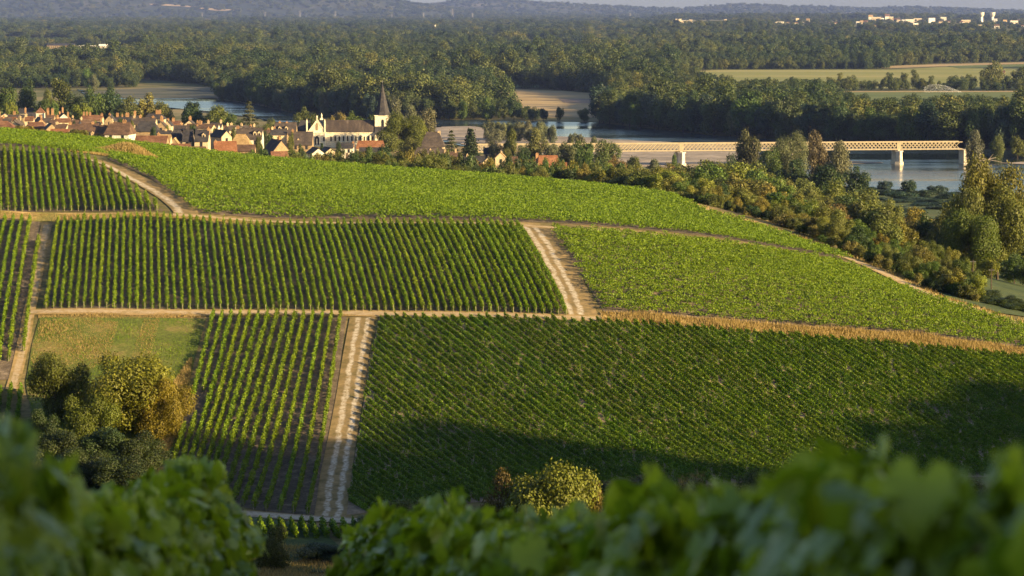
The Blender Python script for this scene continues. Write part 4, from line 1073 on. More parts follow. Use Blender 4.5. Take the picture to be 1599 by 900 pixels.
# ------------------------------------------------------------------ houses
WIN = MB().box(-0.45, 0.45, -0.04, 0.04, -0.7, 0.7).mesh('window', M['glass'])
DOOR = MB().box(-0.5, 0.5, -0.04, 0.04, 0.0, 2.1).mesh('door', M['door'])
def house(label, px, D, w, yr, ye, orient='side', roof='tile', wall='cream', depth=7.5, yaw=0.0, hip=0.0, chim=(), dorm=(), win=True, base=None, cat='house', name='house'):
    """w, yr (ridge) and ye (eaves) are read off the photograph at the house's distance D"""
    mpp = D / F
    x = xpix(px, D); wm = w * mpp
    cy_ = D + (depth / 2)
    ze = zpix(px, ye, D); zr = max(zpix(px, yr, cy_), ze + 0.8)
    x = xpix(px, cy_)
    if orient == 'side': Lx, Ly, rz = wm, depth, yaw
    else: Lx, Ly, rz = depth, wm, math.pi / 2 + yaw
    g = min(hg1(x, D), hg1(x, D + depth)) - 0.3
    z0 = min(g, ze - 2.4) if base is None else base
    E = ze - z0; Rg = zr - z0
    o = thing(name, label, cat, (x, cy_, z0), rz)
    hx, hy = Lx / 2, Ly / 2
    wl = MB()
    vs = [(-hx,-hy,0),(hx,-hy,0),(hx,hy,0),(-hx,hy,0),(-hx,-hy,E),(hx,-hy,E),(hx,hy,E),(-hx,hy,E)]
    fs = [(0,1,5,4),(2,3,7,6),(3,2,1,0)]
    if hip <= 0:
        vs += [(-hx,0,Rg - 0.05),(hx,0,Rg - 0.05)]
        fs += [(1,2,6,9,5),(3,0,4,8,7)]
    else: fs += [(1,2,6,5),(3,0,4,7),(4,5,6,7)]
    wl.add(vs, fs)
    link('wall', wl.mesh('wall', M[wall]), o)
    ov = 0.35; sl = (Rg - E) / hy; dz = ov * sl; oe = ov if hip > 0 else 0.12
    ri = hx + oe if hip <= 0 else max(0.15, hx * (1 - hip))
    dz2 = dz
    top = [(-hx-oe,-hy-ov,E-dz2+0.16),(hx+oe,-hy-ov,E-dz2+0.16),(hx+oe,hy+ov,E-dz2+0.16),(-hx-oe,hy+ov,E-dz2+0.16),(-ri,0,Rg+0.16),(ri,0,Rg+0.16)]
    bot = [(a, b_, c - 0.18) for a, b_, c in top]
    rb = MB().add(top + bot, [(0,1,5,4),(2,3,4,5),(1,2,5),(3,0,4),(6,10,11,7),(8,11,10,9),(7,11,8),(9,10,6),(0,6,7,1),(1,7,8,2),(2,8,9,3),(3,9,6,0)] if hip > 0 else
        [(0,1,5,4),(2,3,4,5),(6,10,11,7),(8,11,10,9),(0,6,7,1),(2,8,9,3),(1,7,11,5),(5,11,8,2),(3,9,10,4),(4,10,6,0)])
    rb.bar((-ri, 0, Rg + 0.17), (ri, 0, Rg + 0.17), 0.16, 6)
    rf = link('roof', rb.mesh('roof', M[roof]), o)
    for c in chim:
        fx, hh, cw = c[0], c[1] * 0.72, c[2]; mt = c[3] if len(c) > 3 else 'brick'
        cb_ = MB().box(-cw / 2, cw / 2, -0.35, 0.35, -1.6, hh).box(-cw / 2 - 0.09, cw / 2 + 0.09, -0.44, 0.44, hh - 0.28, hh - 0.12)
        for q_ in range(max(1, int(cw / 0.5))):
            cb_.lathe([(0.14, hh), (0.11, hh + 0.38)], 8, 0, -cw / 2 + (q_ + 0.5) * cw / max(1, int(cw / 0.5)), 0)
        cyo = c[4] * hy if len(c) > 4 else 0.0
        link('chimney', cb_.mesh('chimney', M[mt]), rf, (fx * hx, cyo, Rg - abs(cyo) * sl))
    for fx in dorm:
        yy = -hy * 0.62; zz = E + (Rg - E) * 0.38
        d = MB().add([(-0.6,0,-0.6),(0.6,0,-0.6),(0.6,0,0.9),(0,0,1.5),(-0.6,0,0.9),(-0.6,2.2,-0.6),(0.6,2.2,-0.6),(0.6,2.2,0.9),(0,2.2,1.5),(-0.6,2.2,0.9)],
            [(0,1,2,3,4),(1,6,7,2),(5,0,4,9)], 0).add([(-0.75,-0.12,0.8),(0,-0.12,1.62),(0,2.2,1.62),(-0.75,2.2,0.8),(0.75,-0.12,0.8),(0.75,2.2,0.8)], [(0,1,2,3),(1,4,5,2)], 1)
        dm = link('dormer', d.mesh('dormer', [M['cream'], M[roof]]), rf, (fx * hx, yy - 0.25, zz))
        w_ = link('window', WIN, dm, (0, -0.03, 0.15)); w_.scale = (0.7, 1, 0.75)
    if win and E > 2.6:
        rows = [E - 1.15] + ([E - 3.9] if E > 5.2 else [])
        def put(axis, s, half, length):
            n = max(1, int(length / 3.2))
            for zz in rows:
                for q_ in range(n):
                    t = -length / 2 + (q_ + 0.5) * length / n
                    w_ = link('window', WIN, o, (t, s * (half + 0.03), zz) if axis == 0 else (s * (half + 0.03), t, zz))
                    if axis == 1: w_.rotation_euler = (0, 0, math.pi / 2)
        if orient == 'side': put(0, -1, hy, Lx)
        else: put(1, -1, hx, Ly)
        dr = link('door', DOOR, o, (hx * 0.3, -hy - 0.03, 0.3) if orient == 'side' else (-hx - 0.03, hy * 0.3, 0.3), 0 if orient == 'side' else math.pi / 2)
    return o
B2 = [(-0.85, 1.5, 1.0), (0.85, 1.5, 0.9)]
H_ = [
 ('little cream gabled house at the far left edge of the village', 9, 1400, 12, 177, 181.5, 'gable', 'slate', 'cream', dict(yaw=0.2)),
 ('long low brown roofed house with one chimney behind the leftmost red roofs', 28, 1390, 26, 180, 184, 'side', 'slatebrown', 'stone', dict(chim=[(-0.3, 2.2, 1.1)])),
 ('red tiled house behind the garden tree at far left', 14, 1280, 27, 184, 191, 'side', 'tile', 'cream', dict(chim=[(-0.95, 3.4, 0.5)])),
 ('hipped red tiled house lowest at the far left edge', 8, 1130, 32, 190.5, 199, 'side', 'tile', 'white', dict(hip=0.6)),
 ('long slate roofed house under the dark trees left of the pigeon tower', 46, 1500, 34, 170, 177, 'side', 'slate', 'white', dict(hip=0.2)),
 ('dark slate house just left of the pigeon tower', 50, 1400, 18, 177, 184, 'side', 'slate', 'stone', dict(chim=[(-0.95, 3.2, 0.7)])),
 ('small white gabled house at the foot of the pigeon tower', 63, 1290, 15, 184, 193, 'gable', 'slate', 'white', dict(yaw=0.35)),
 ('big white gabled house with tall brick chimneys', 100, 1340, 22, 177.5, 188, 'gable', 'slatebrown', 'white', dict(yaw=0.25, chim=[(0.5, 3.4, 1.6, 'brick', 0), (-0.6, 3.0, 1.4, 'brick', -0.6), (-0.2, 3.0, 1.2, 'brick', 0.5)])),
 ('narrow house with a tall double brick stack left of the big white gable', 80, 1370, 14, 180, 187, 'side', 'tilebrown', 'stone', dict(chim=[(-0.5, 4.0, 1.0), (0.5, 3.8, 1.0)])),
 ('long brown tiled house below the big white gable', 110, 1220, 60, 188.5, 194.5, 'side', 'tilebrown', 'stone', dict(chim=[(0.0, 1.5, 0.8), (0.6, 1.4, 0.8, 'chimcream')])),
 ('red tiled house in front of the pigeon tower', 58, 1190, 29, 192, 200, 'side', 'tile', 'stone', dict(hip=0.25)),
 ('slate gabled house right of the red roof before the pigeon tower', 80, 1170, 17, 193.5, 202, 'gable', 'slatebrown', 'stone', dict(yaw=0.3)),
 ('small tiled cottage with a cream chimney at its left end', 98, 1145, 17, 195, 200.5, 'side', 'tilebrown', 'cream', dict(chim=[(-0.9, 1.4, 0.9, 'chimcream')])),
 ('brown tiled house above the bright red shed roof', 122, 1110, 26, 195, 205.5, 'side', 'tilebrown', 'stone', dict(chim=[(-0.85, 1.2, 0.9)])),
 ('low shed with a bright red tile roof among the hedge shrubs', 95, 1050, 28, 203, 211.5, 'side', 'tilebright', 'stone', dict(win=False)),
 ('house crowned by a row of brick chimneys above the brown barn', 146, 1290, 32, 181, 188, 'side', 'tile', 'cream', dict(chim=[(-0.85, 2.0, 0.7), (-0.55, 2.1, 0.7), (-0.25, 1.9, 0.8), (0.9, 1.2, 0.9)])),
 ('stone gable standing up between the slate roofs behind the brown barn', 174, 1250, 15, 180, 189, 'gable', 'slate', 'stone', dict(chim=[(-0.8, 1.0, 0.9)])),
 ('dark slate house with brick and cream chimneys behind the brown barn', 195, 1270, 26, 183, 190, 'side', 'slate', 'cream', dict(chim=[(-0.8, 2.0, 1.0), (-0.2, 1.4, 0.6), (0.4, 2.2, 1.4)])),
 ('house with one lone tall brick chimney right of the brown barn', 212, 1300, 12, 182, 188, 'side', 'slate', 'cream', dict(chim=[(0.0, 3.0, 0.9)])),
 ('brown gabled house with two tall pale chimney stacks', 158, 1035, 24, 197, 208, 'side', 'tilebrown', 'stone', dict(depth=8, chim=[(-0.82, 0.6, 0.9, 'chimcream', -1.1), (0.95, 1.2, 0.9, 'chimcream', -1.1)])),
 ('tiled house left of the two tall pale chimney stacks', 144, 1075, 22, 194, 204, 'side', 'tilebrown', 'stone', dict(chim=[(0.2, 1.0, 0.9)])),
 ('large old barn with a sagging brown tile roof and white boarded wall', 189, 1030, 38, 192.5, 209.5, 'side', 'tilebrown', 'white', dict(depth=10, yaw=-0.12, hip=0.12, chim=[(-0.75, 0.9, 1.3, 'chimcream'), (0.35, 1.3, 1.2)])),
 ('wide dark brown roof right of the brown barn', 226, 1200, 38, 184.5, 194, 'side', 'slatebrown', 'cream', dict(chim=[(-0.8, 1.2, 0.8, 'chimcream'), (-0.3, 1.4, 0.9), (0.75, 1.0, 0.9)])),
 ('slate house carrying the single big square chimney', 243, 1250, 32, 178.5, 186, 'side', 'slate', 'cream', dict(hip=0.4, chim=[(0.35, 2.0, 2.1)])),
 ('blue black slate roof below the wide dark brown roof', 231, 1140, 34, 191, 205, 'side', 'slate', 'stone', dict(hip=0.3, depth=9)),
 ('tan tiled lean-to below the blue black slate roof', 224, 1080, 26, 209, 214, 'side', 'tan', 'stone', dict(win=False)),
 ('long red brown tile roof lowest along the vineyard edge', 238, 985, 50, 213.5, 229, 'side', 'tile', 'stone', dict(depth=9, yaw=-0.05)),
 ('tan tiled house with a cream end wall above the red brown roof', 258, 1020, 20, 211.5, 222, 'side', 'tan', 'cream', dict(chim=[(-0.95, 1.0, 0.8)])),
 ('cluster house with stepped brick chimneys under the big square chimney', 254, 1180, 14, 190, 198, 'gable', 'slatebrown', 'stone', dict(chim=[(-0.6, 2.8, 1.1), (0.2, 2.4, 1.0)])),
 ('small house with a cream gable right of the stepped chimneys', 264, 1190, 12, 188.5, 196, 'gable', 'slate', 'cream', dict(chim=[(-0.4, 1.0, 0.9)])),
 ('house with a brick stack above the long brown terrace', 275, 1260, 16, 190, 196, 'side', 'tile', 'cream', dict(chim=[(-0.4, 1.8, 1.0)])),
 ('house with twin slim chimneys before the dark round tree', 298, 1300, 16, 188, 195, 'gable', 'slatebrown', 'cream', dict(chim=[(-0.5, 2.0, 0.7), (0.5, 2.0, 0.7)])),
 ('left half of the long brown terrace in the middle of the village', 277, 1210, 30, 197, 204, 'side', 'slatebrown', 'stone', dict(chim=[(-0.95, 1.5, 0.9, 'chimcream')])),
 ('right half of the long brown terrace in the middle of the village', 311, 1205, 36, 197.5, 205, 'side', 'slatebrown', 'stone', dict(chim=[(0.62, 1.0, 1.0, 'chimcream'), (-0.1, 0.8, 0.6)])),
 ('slate house with a row of slim chimneys below the olive trees', 327, 1290, 42, 193, 199, 'side', 'slate', 'cream', dict(chim=[(-0.85, 1.6, 0.6), (-0.05, 1.8, 0.8), (0.9, 2.0, 0.8, 'chimcream')])),
 ('dark slate house with a cream chimney left of the hipped slate roof', 254, 1100, 30, 205, 213, 'side', 'slate', 'cream', dict(chim=[(0.4, 1.0, 0.8, 'chimcream')])),
 ('hipped slate roof beside the pale fronted slate house', 277, 1085, 23, 203, 219, 'side', 'slate', 'cream', dict(hip=0.55)),
 ('little tan gabled annex under the hipped slate roof', 274, 1050, 11, 216.5, 224, 'gable', 'tan', 'stone', dict(depth=5)),
 ('slate roofed house with pale walls and no dormer', 295, 1080, 15, 203.5, 220.5, 'side', 'slate', 'cream', dict(depth=9, chim=[(0.95, 0.2, 0.7, 'brick', -0.6)])),
 ('slate roofed house with pale walls and one white dormer', 317, 1078, 21, 204, 220.5, 'side', 'slate', 'cream', dict(depth=9, dorm=[0.3], chim=[(0.9, 1.3, 0.8)])),
 ('navy slate house showing a tall cream gable', 346, 1090, 17, 204, 214, 'gable', 'slate', 'cream', dict(yaw=0.45, depth=11)),
 ('brick tiled garden outbuilding at the vineyard edge', 283, 985, 30, 226, 234, 'side', 'tile', 'stone', dict(depth=5, win=False)),
 ('long low brown outbuilding left of the red barn roof', 309, 990, 26, 230.5, 238, 'side', 'tilebrown', 'stone', dict(depth=5, win=False)),
 ('red roofed stone barn standing at the edge of the vines', 352, 975, 35, 222, 245, 'side', 'tilebright', 'stone', dict(depth=11, yaw=0.16, win=False, chim=[(-0.85, 0.6, 0.9)])),
 ('house with a pale tan hipped roof above the red barn', 377, 1045, 30, 211, 227, 'side', 'tan', 'stone', dict(hip=0.5, depth=9)),
 ('mansard slate house with white wall and dormers', 391, 1100, 40, 201, 217.5, 'side', 'slatebrown', 'white', dict(depth=10, dorm=[0.45, 0.8], chim=[(-0.95, 1.0, 1.1)])),
 ('small white gable peeping behind the mansard house left side', 372, 1160, 10, 196.5, 202, 'gable', 'slate', 'white', dict(depth=5)),
 ('second white gable behind the mansard house right side', 393, 1160, 12, 198, 204, 'gable', 'slate', 'white', dict(depth=6, chim=[(-0.6, 1.0, 0.8)])),
 ('low brown lean-to between the red barn and the garden bushes', 384, 1005, 30, 227.5, 236, 'side', 'tilebrown', 'stone', dict(depth=6, win=False)),
 ('stone gabled house with a steep blue slate slope and chimneys', 432, 1035, 40, 219, 244, 'gable', 'slate', 'stone', dict(yaw=0.42, depth=10, chim=[(-0.55, 1.6, 1.5), (0.35, 1.4, 0.8, 'chimcream', -0.5)])),
 ('pinkish tiled cottage before the stone gabled house', 436, 985, 26, 238, 251, 'side', 'tile', 'stone', dict(depth=6, yaw=0.3)),
 ('big dark slate house left of the church', 447, 1290, 34, 192, 209, 'side', 'slatebrown', 'stone', dict(depth=10, chim=[(-0.55, 0.8, 0.9), (0.1, 0.6, 0.9)], dorm=[-0.5, 0.1])),
 ('shaded slate house in the courtyard left of the stone wall house', 445, 1215, 16, 207, 222, 'gable', 'slate', 'stone', dict(depth=9, yaw=0.3)),
 ('stone house with a big weathered roof beside the church gable', 472, 1200, 34, 207, 226, 'side', 'slatebrown', 'stone', dict(depth=10, chim=[(-0.85, 1.4, 0.8), (-0.3, 0.3, 0.7, 'chimcream', -0.6)])),
 ('black roofed house with a white gable, left of its twin', 493, 1080, 20, 231.5, 240, 'gable', 'slate', 'white', dict(depth=9, yaw=0.3)),
 ('black roofed house with a cream gable, right of its twin', 512, 1085, 19, 231, 239, 'gable', 'slate', 'cream', dict(depth=9, yaw=0.3)),
 ('blue white walled house with a slate roof under the nave windows', 539, 1240, 27, 224, 231.5, 'side', 'slate', 'white', dict(chim=[(0.95, 0.8, 0.8)])),
 ('house with an orange tile roof at the foot of the church', 579, 1250, 44, 221, 231.5, 'side', 'tilebright', 'cream', dict(yaw=0.05, hip=0.1)),
 ('long blue black slate roof below the orange roof', 579, 1200, 35, 231.5, 240, 'side', 'slate', 'stone', dict(depth=7)),
 ('tall house with a steep dark hipped roof right of the great tree', 676, 1300, 36, 207, 228.5, 'side', 'slatebrown', 'cream', dict(hip=0.45, depth=11, chim=[(0.55, 0.6, 1.2, 'chimcream')])),
 ('lower brown roof in front of the steep hipped house', 671, 1235, 50, 231, 243, 'side', 'slatebrown', 'cream', dict(hip=0.25, chim=[(0.05, 0.5, 0.6, 'chimcream', -0.3)])),
 ('brown tiled house with white chimneys right of the lower brown roof', 704, 1190, 22, 238.5, 248, 'side', 'tilebrown', 'cream', dict(chim=[(-0.8, 1.5, 0.7, 'chimcream'), (0.7, 1.8, 0.7, 'chimcream')])),
 ('slate roofed house with white chimneys below the dark spruce', 741, 1180, 32, 245, 256, 'side', 'slate', 'white', dict(chim=[(-0.7, 1.2, 0.7, 'chimcream'), (0.1, 0.5, 0.6, 'chimcream', -0.5)])),
 ('small tan gabled house right of the slate roof below the spruce', 762, 1170, 16, 245.5, 254, 'gable', 'slate', 'cream', dict(depth=8)),
 ('small red tiled shed lowest below the dark spruce', 743, 1120, 17, 257, 266, 'side', 'tilebright', 'stone', dict(depth=5, win=False)),
 ('small navy roofed house right of the dark spruce', 760, 1260, 9, 232, 240, 'side', 'slate', 'cream', dict(depth=6, chim=[(-0.9, 0.8, 0.7, 'chimcream')])),
 ('tan gable with a tall brick chimney before the two toned tree', 782, 1190, 17, 238, 247, 'gable', 'tan', 'cream', dict(depth=7, chim=[(0.2, 1.6, 0.9, 'brick', 0.9)])),
 ('brown tiled house left of the long orange shed', 802, 1140, 13, 246, 257, 'side', 'tilebrown', 'cream', dict(depth=7)),
 ('long orange tiled shed with a dark opening in its roof', 821, 1130, 30, 251, 261, 'side', 'tilebright', 'stone', dict(depth=7, win=False)),
 ('steep red roofed house with a tall end chimney', 856, 1140, 36, 244, 263.5, 'side', 'tilebright', 'cream', dict(depth=10, hip=0.18, yaw=0.1, chim=[(-0.98, 1.3, 1.0)], dorm=[])),
 ('little orange roofed house right of the steep red roof', 878, 1150, 14, 255, 262, 'side', 'tilebright', 'cream', dict(depth=6, chim=[(0.1, 0.9, 0.7)])),
 ('white lean-to cottage at the right end of the village', 878, 1110, 16, 264, 269, 'side', 'tilebright', 'white', dict(depth=5)),
 ('red roofed cottage with a cream gable alone among the wooded bank', 1050, 1120, 17, 261.5, 270, 'gable', 'tile', 'cream', dict(depth=8, yaw=-0.2)),
 ('tiny slate roofed white cottage hidden in the trees left of the pier', 958, 1150, 10, 269, 275, 'side', 'slate', 'white', dict(depth=6)),
]
for lab, px, D, w, yr, ye, ori, rf, wl, kw in H_:
    house(lab, px, D, w, yr, ye, ori, rf, wl, **kw)
for k in range(30):
    px = 18 + k * 14.5 + rng.uniform(-5, 5); D = rng.uniform(1160, 1330)
    yr = np.interp(px, [20, 140, 250, 460], [184, 188, 193, 203]) + rng.uniform(-3, 4)
    house('plain little house wedged between the larger roofs of the old village', px, D, rng.uniform(13, 24), yr, yr + rng.uniform(5, 8), random.choice(['side', 'side', 'gable']), random.choice(['tilebrown', 'slatebrown', 'slate', 'tile', 'slatebrown']), random.choice(['cream', 'stone', 'white', 'cream']),
          yaw=rng.uniform(-0.3, 0.4), depth=6.5, chim=[(rng.choice([-0.85, 0.85]), rng.uniform(1.2, 2.2), rng.uniform(0.6, 1.0), random.choice(['brick', 'chimcream']))])['group'] = 'plain houses packed in the old village'
# square pigeon tower with a pyramid roof
D = 1350; mpp = D / F; x = xpix(65, D + 2); z0 = hg1(x, D) - 0.3; ze = zpix(65, 176.5, D); za = zpix(65, 167.5, D + 2); hw = 6.2 * mpp
o = thing('pigeon_tower', 'square white pigeon tower with a pointed red tile roof', 'tower', (x, D + 2, z0))
link('wall', MB().box(-hw, hw, -hw, hw, 0, ze - z0).mesh('wall', M['white']), o)
e = ze - z0; r_ = hw + 0.35
rf = link('roof', MB().add([(-r_,-r_,e),(r_,-r_,e),(r_,r_,e),(-r_,r_,e),(0,0,za - z0)], [(0,1,4),(1,2,4),(2,3,4),(3,0,4),(3,2,1,0)]).mesh('roof', M['tile']), o)
link('finial', MB().bar((0, 0, za - z0 - 0.2), (0, 0, za - z0 + 0.9), 0.07, 6, 0.02).mesh('finial', M['steel']), rf)
link('window', WIN, o, (0.4, -hw - 0.03, e - 1.4))

# ------------------------------------------------------------------ church
D = 1350; mpp = D / F
cx0 = xpix(545, D + 5); zb = hg1(cx0, D) - 0.4
ch = thing('church', 'pale limestone church with a long nave, arched windows and a pointed slate spire', 'church', (cx0, D, zb))
X = lambda px: xpix(px, D) - cx0
Z = lambda py: zpix(545, py, D) - zb
def prism_roof(x0, x1, y0, y1, ze, zr, mat, along='x', ov=0.3):
    mb = MB()
    if along == 'x':
        ym = (y0 + y1) / 2
        t = [(x0-.1,y0-ov,ze),(x1+.1,y0-ov,ze),(x1+.1,y1+ov,ze),(x0-.1,y1+ov,ze),(x0-.1,ym,zr),(x1+.1,ym,zr)]
    else:
        xm = (x0 + x1) / 2
        t = [(x1+ov,y0-.1,ze),(x1+ov,y1+.1,ze),(x0-ov,y1+.1,ze),(x0-ov,y0-.1,ze),(xm,y0-.1,zr),(xm,y1+.1,zr)]
    return mb.add(t, [(0,1,5,4),(2,3,4,5),(1,2,5),(3,0,4),(3,2,1,0)])
link('nave_wall', MB().box(X(508), X(586), 0, 11, 0, Z(207)).box(X(508), X(586), -0.22, -0.002, Z(208.4), Z(206.8)).mesh('nave_wall', M['church']), ch)
link('nave_roof', prism_roof(X(509), X(585), 0, 11, Z(207) + 0.02, Z(188.4), None).mesh('nave_roof', M['churchroof']), ch)
def arch_window(w, hgt):
    n = 8
    pts = [(-w/2, 0), (w/2, 0), (w/2, hgt - w * 0.8)]
    for k in range(1, n): t = k / n; pts.append((w/2 * math.cos(t * math.pi), hgt - w * 0.8 + w * 0.8 * math.sin(t * math.pi)))
    pts.append((-w/2, hgt - w * 0.8))
    vs = [(a, -0.05, b_) for a, b_ in pts] + [(a, 0.05, b_) for a, b_ in pts]
    m_ = len(pts)
    return MB().add(vs, [tuple(range(m_))] + [(i, (i + 1) % m_, m_ + (i + 1) % m_, m_ + i)[::-1] for i in range(m_)])
AW = arch_window(0.62, 2.1).mesh('window', M['glass'])
BUT = MB().box(-0.27, 0.27, -0.9, 0, 0, Z(212)).add([(-0.27,-0.9,Z(212)),(0.27,-0.9,Z(212)),(0.27,0,Z(210)),(-0.27,0,Z(210))], [(0,1,2,3)]).mesh('buttress', M['church'])
for k in range(11):
    pxw = 517.3 + k * 6.5
    link('window', AW, ch, (X(pxw), -0.04, Z(220.5)))
    if k % 2 == 1: link('buttress', BUT, ch, (X(pxw + 0.4) + 0.75, -0.003, 0))
# transept with its pointed gable
tw = MB(); x0, x1 = X(483), X(509); xm = (x0 + x1) / 2
tw.add([(x0,-3,0),(x1,-3,0),(x1,-3,Z(205.5)),(xm,-3,Z(188)),(x0,-3,Z(205.5)),(x0,5,0),(x1,5,0),(x1,5,Z(205.5)),(xm,5,Z(188)),(x0,5,Z(205.5))], [(0,1,2,3,4),(1,6,7,2),(5,0,4,9),(6,5,9,8,7)])
tw.box(x0 - 0.15, x1 + 0.15, -3.25, -3.003, Z(207.5), Z(206.2))
link('transept_wall', tw.mesh('transept_wall', M['church']), ch)
link('transept_roof', prism_roof(x0, x1, -2.8, 6, Z(206), Z(189), None, 'y').mesh('transept_roof', M['churchroof']), ch)
cop = MB().bar((x0 - 0.2, -2.95, Z(206)), (xm, -2.95, Z(187.6)), 0.26, 4).bar((x1 + 0.2, -2.95, Z(206)), (xm, -2.95, Z(187.6)), 0.26, 4)
cop.bar((xm, -2.95, Z(188)), (xm, -2.95, Z(183.5)), 0.34, 6, 0.2).lathe([(0.3, Z(183.6)), (0.42, Z(182.6)), (0.3, Z(181.8)), (0.05, Z(180))], 8, 0, xm, -2.95)
link('gable_coping', cop.mesh('gable_coping', M['church']), ch)
link('window', arch_window(1.0, 3.2).mesh('window', M['stone']), ch, (xm, -3.05, Z(203.5)))
link('window', arch_window(0.7, 3.4).mesh('window', M['glass']), ch, (xm - 0.62, -3.04, Z(226)))
link('window', arch_window(0.7, 3.4).mesh('window', M['glass']), ch, (xm + 0.62, -3.04, Z(226)))
link('rose_window', MB().bar((xm, -3.08, Z(214.2)), (xm, -3.0, Z(214.2)), 0.62, 14).mesh('rose_window', M['glass']), ch)
link('window', AW, ch, (X(507), -3.05, Z(220.5)))
for px in (480.6, 508.5):
    link('pinnacle', MB().box(-0.3, 0.3, -0.3, 0.3, 0, 4.6).add([(-0.34,-0.34,4.6),(0.34,-0.34,4.6),(0.34,0.34,4.6),(-0.34,0.34,4.6),(0,0,5.9)], [(0,1,4),(1,2,4),(2,3,4),(3,0,4),(3,2,1,0)]).mesh('pinnacle', M['church']), ch, (X(px), -3.1, Z(206.5)))
cx_ = X(501.5)
link('pinnacle', MB().box(-0.65, 0.65, -0.5, 0.5, 0, 0.7).lathe([(0.4, 0.7), (0.25, 1.6), (0.36, 2.0), (0.05, 3.0)], 8).mesh('pinnacle', M['church']), ch, (cx_, 5.5, Z(188.3)))
link('choir_wall', MB().box(X(464), X(482.5), 1, 10, 0, Z(205)).mesh('choir_wall', M['stone']), ch)
link('choir_roof', MB().add([(X(463),0.6,Z(205)),(X(484),0.6,Z(205)),(X(484),10.4,Z(205)),(X(463),10.4,Z(205)),(X(468.5),5.5,Z(188.8)),(X(484),5.5,Z(188.8))], [(0,1,5,4),(2,3,4,5),(1,2,5),(3,0,4),(3,2,1,0)]).mesh('choir_roof', M['slate']), ch)
# tower and spire
tx = X(597); tr = 11.5 * mpp
link('tower', MB().box(tx - tr, tx + tr, 2.2, 2.2 + 2 * tr, 0, Z(181)).box(tx - tr - .2, tx + tr + .2, 2.0, 2.4 + 2 * tr, Z(182), Z(180.6)).mesh('tower', M['church']), ch)
tyc = 2.2 + tr
spv = []
rb_ = 13.4 * mpp
for k in range(8):
    t = 2 * math.pi * (k + 0.5) / 8
    spv.append((tx + rb_ * 1.04 * math.cos(t), tyc + rb_ * 1.04 * math.sin(t), Z(180.8)))
for k in range(8):
    t = 2 * math.pi * (k + 0.5) / 8
    spv.append((tx + rb_ * 0.80 * math.cos(t), tyc + rb_ * 0.80 * math.sin(t), Z(174.5)))
spv.append((tx, tyc, Z(130)))
sp_ = link('spire', MB().add(spv, [(i, (i + 1) % 8, 8 + (i + 1) % 8, 8 + i) for i in range(8)] + [(8 + i, 8 + (i + 1) % 8, 16) for i in range(8)] + [tuple(range(8))[::-1]]).mesh('spire', M['slate']), ch)
link('finial', MB().bar((tx, tyc, Z(130.5)), (tx, tyc, Z(126)), 0.10, 6, 0.05).bar((tx - 0.5, tyc, Z(128)), (tx + 0.5, tyc, Z(128)), 0.06, 4).mesh('finial', M['steel']), sp_)
link('belfry_window', arch_window(1.1, 3.2).mesh('belfry_window', M['glass']), ch, (tx + 0.2, 2.15, Z(198.5)))
link('belfry_window', arch_window(1.1, 3.2).mesh('belfry_window', M['glass']), ch, (tx + tr + 0.05, tyc, Z(198.5)), math.pi / 2)
link('side_aisle_wall', MB().box(X(586.2), X(606), -1.5, 2.1, 0, Z(210)).mesh('side_aisle_wall', M['church']), ch)
link('side_aisle_roof', MB().add([(X(585.5),-1.9,Z(209.5)),(X(607),-1.9,Z(209.5)),(X(607),2.15,Z(198)),(X(585.5),2.15,Z(198)),(X(585.5),-1.9,Z(210)),(X(607),-1.9,Z(210)),(X(607),2.15,Z(199)),(X(585.5),2.15,Z(199))], [(0,1,2,3),(7,6,5,4),(0,4,5,1),(1,5,6,2),(3,7,4,0)]).mesh('side_aisle_roof', M['slate']), ch)

# ------------------------------------------------------------------ lattice bridge
P0 = np.array([xpix(738, 1489), 1489.0]); P1 = np.array([xpix(1502, 1520), 1520.0])
LB = float(np.linalg.norm(P1 - P0)); rzb = math.atan2(P1[1] - P0[1], P1[0] - P0[0])
zt = zpix(1413, 221.6, 1517); zbm = zpix(1413, 234.2, 1517)
br = thing('bridge', 'long cream painted lattice girder bridge on stone piers over the river', 'bridge', (P0[0], P0[1], 0), rzb)
def truss(y):
    mb = MB()
    mb.box(0, LB, y - 0.16, y + 0.16, zt - 0.42, zt).box(0, LB, y - 0.16, y + 0.16, zbm, zbm + 0.50)
    hgt = zt - zbm - 0.92; zl = zbm + 0.5
    st = 1.86; n = int(LB / st)
    for k in range(-3, n + 1):
        for sgn in (1, -1):
            a0 = k * st; a1 = a0 + hgt * 1.0
            if a0 < 0 or a1 > LB: continue
            mb.bar((a0, y, zl if sgn > 0 else zl + hgt), (a1, y, zl + hgt if sgn > 0 else zl), 0.17, 4)
    return mb
link('truss', truss(0.0).mesh('truss', M['bridge']), br)
link('truss', truss(7.2).mesh('truss', M['bridge']), br)
link('deck', MB().box(0, LB, 0.2, 7.0, zbm + 0.15, zbm + 0.48).mesh('deck', M['pier']), br)
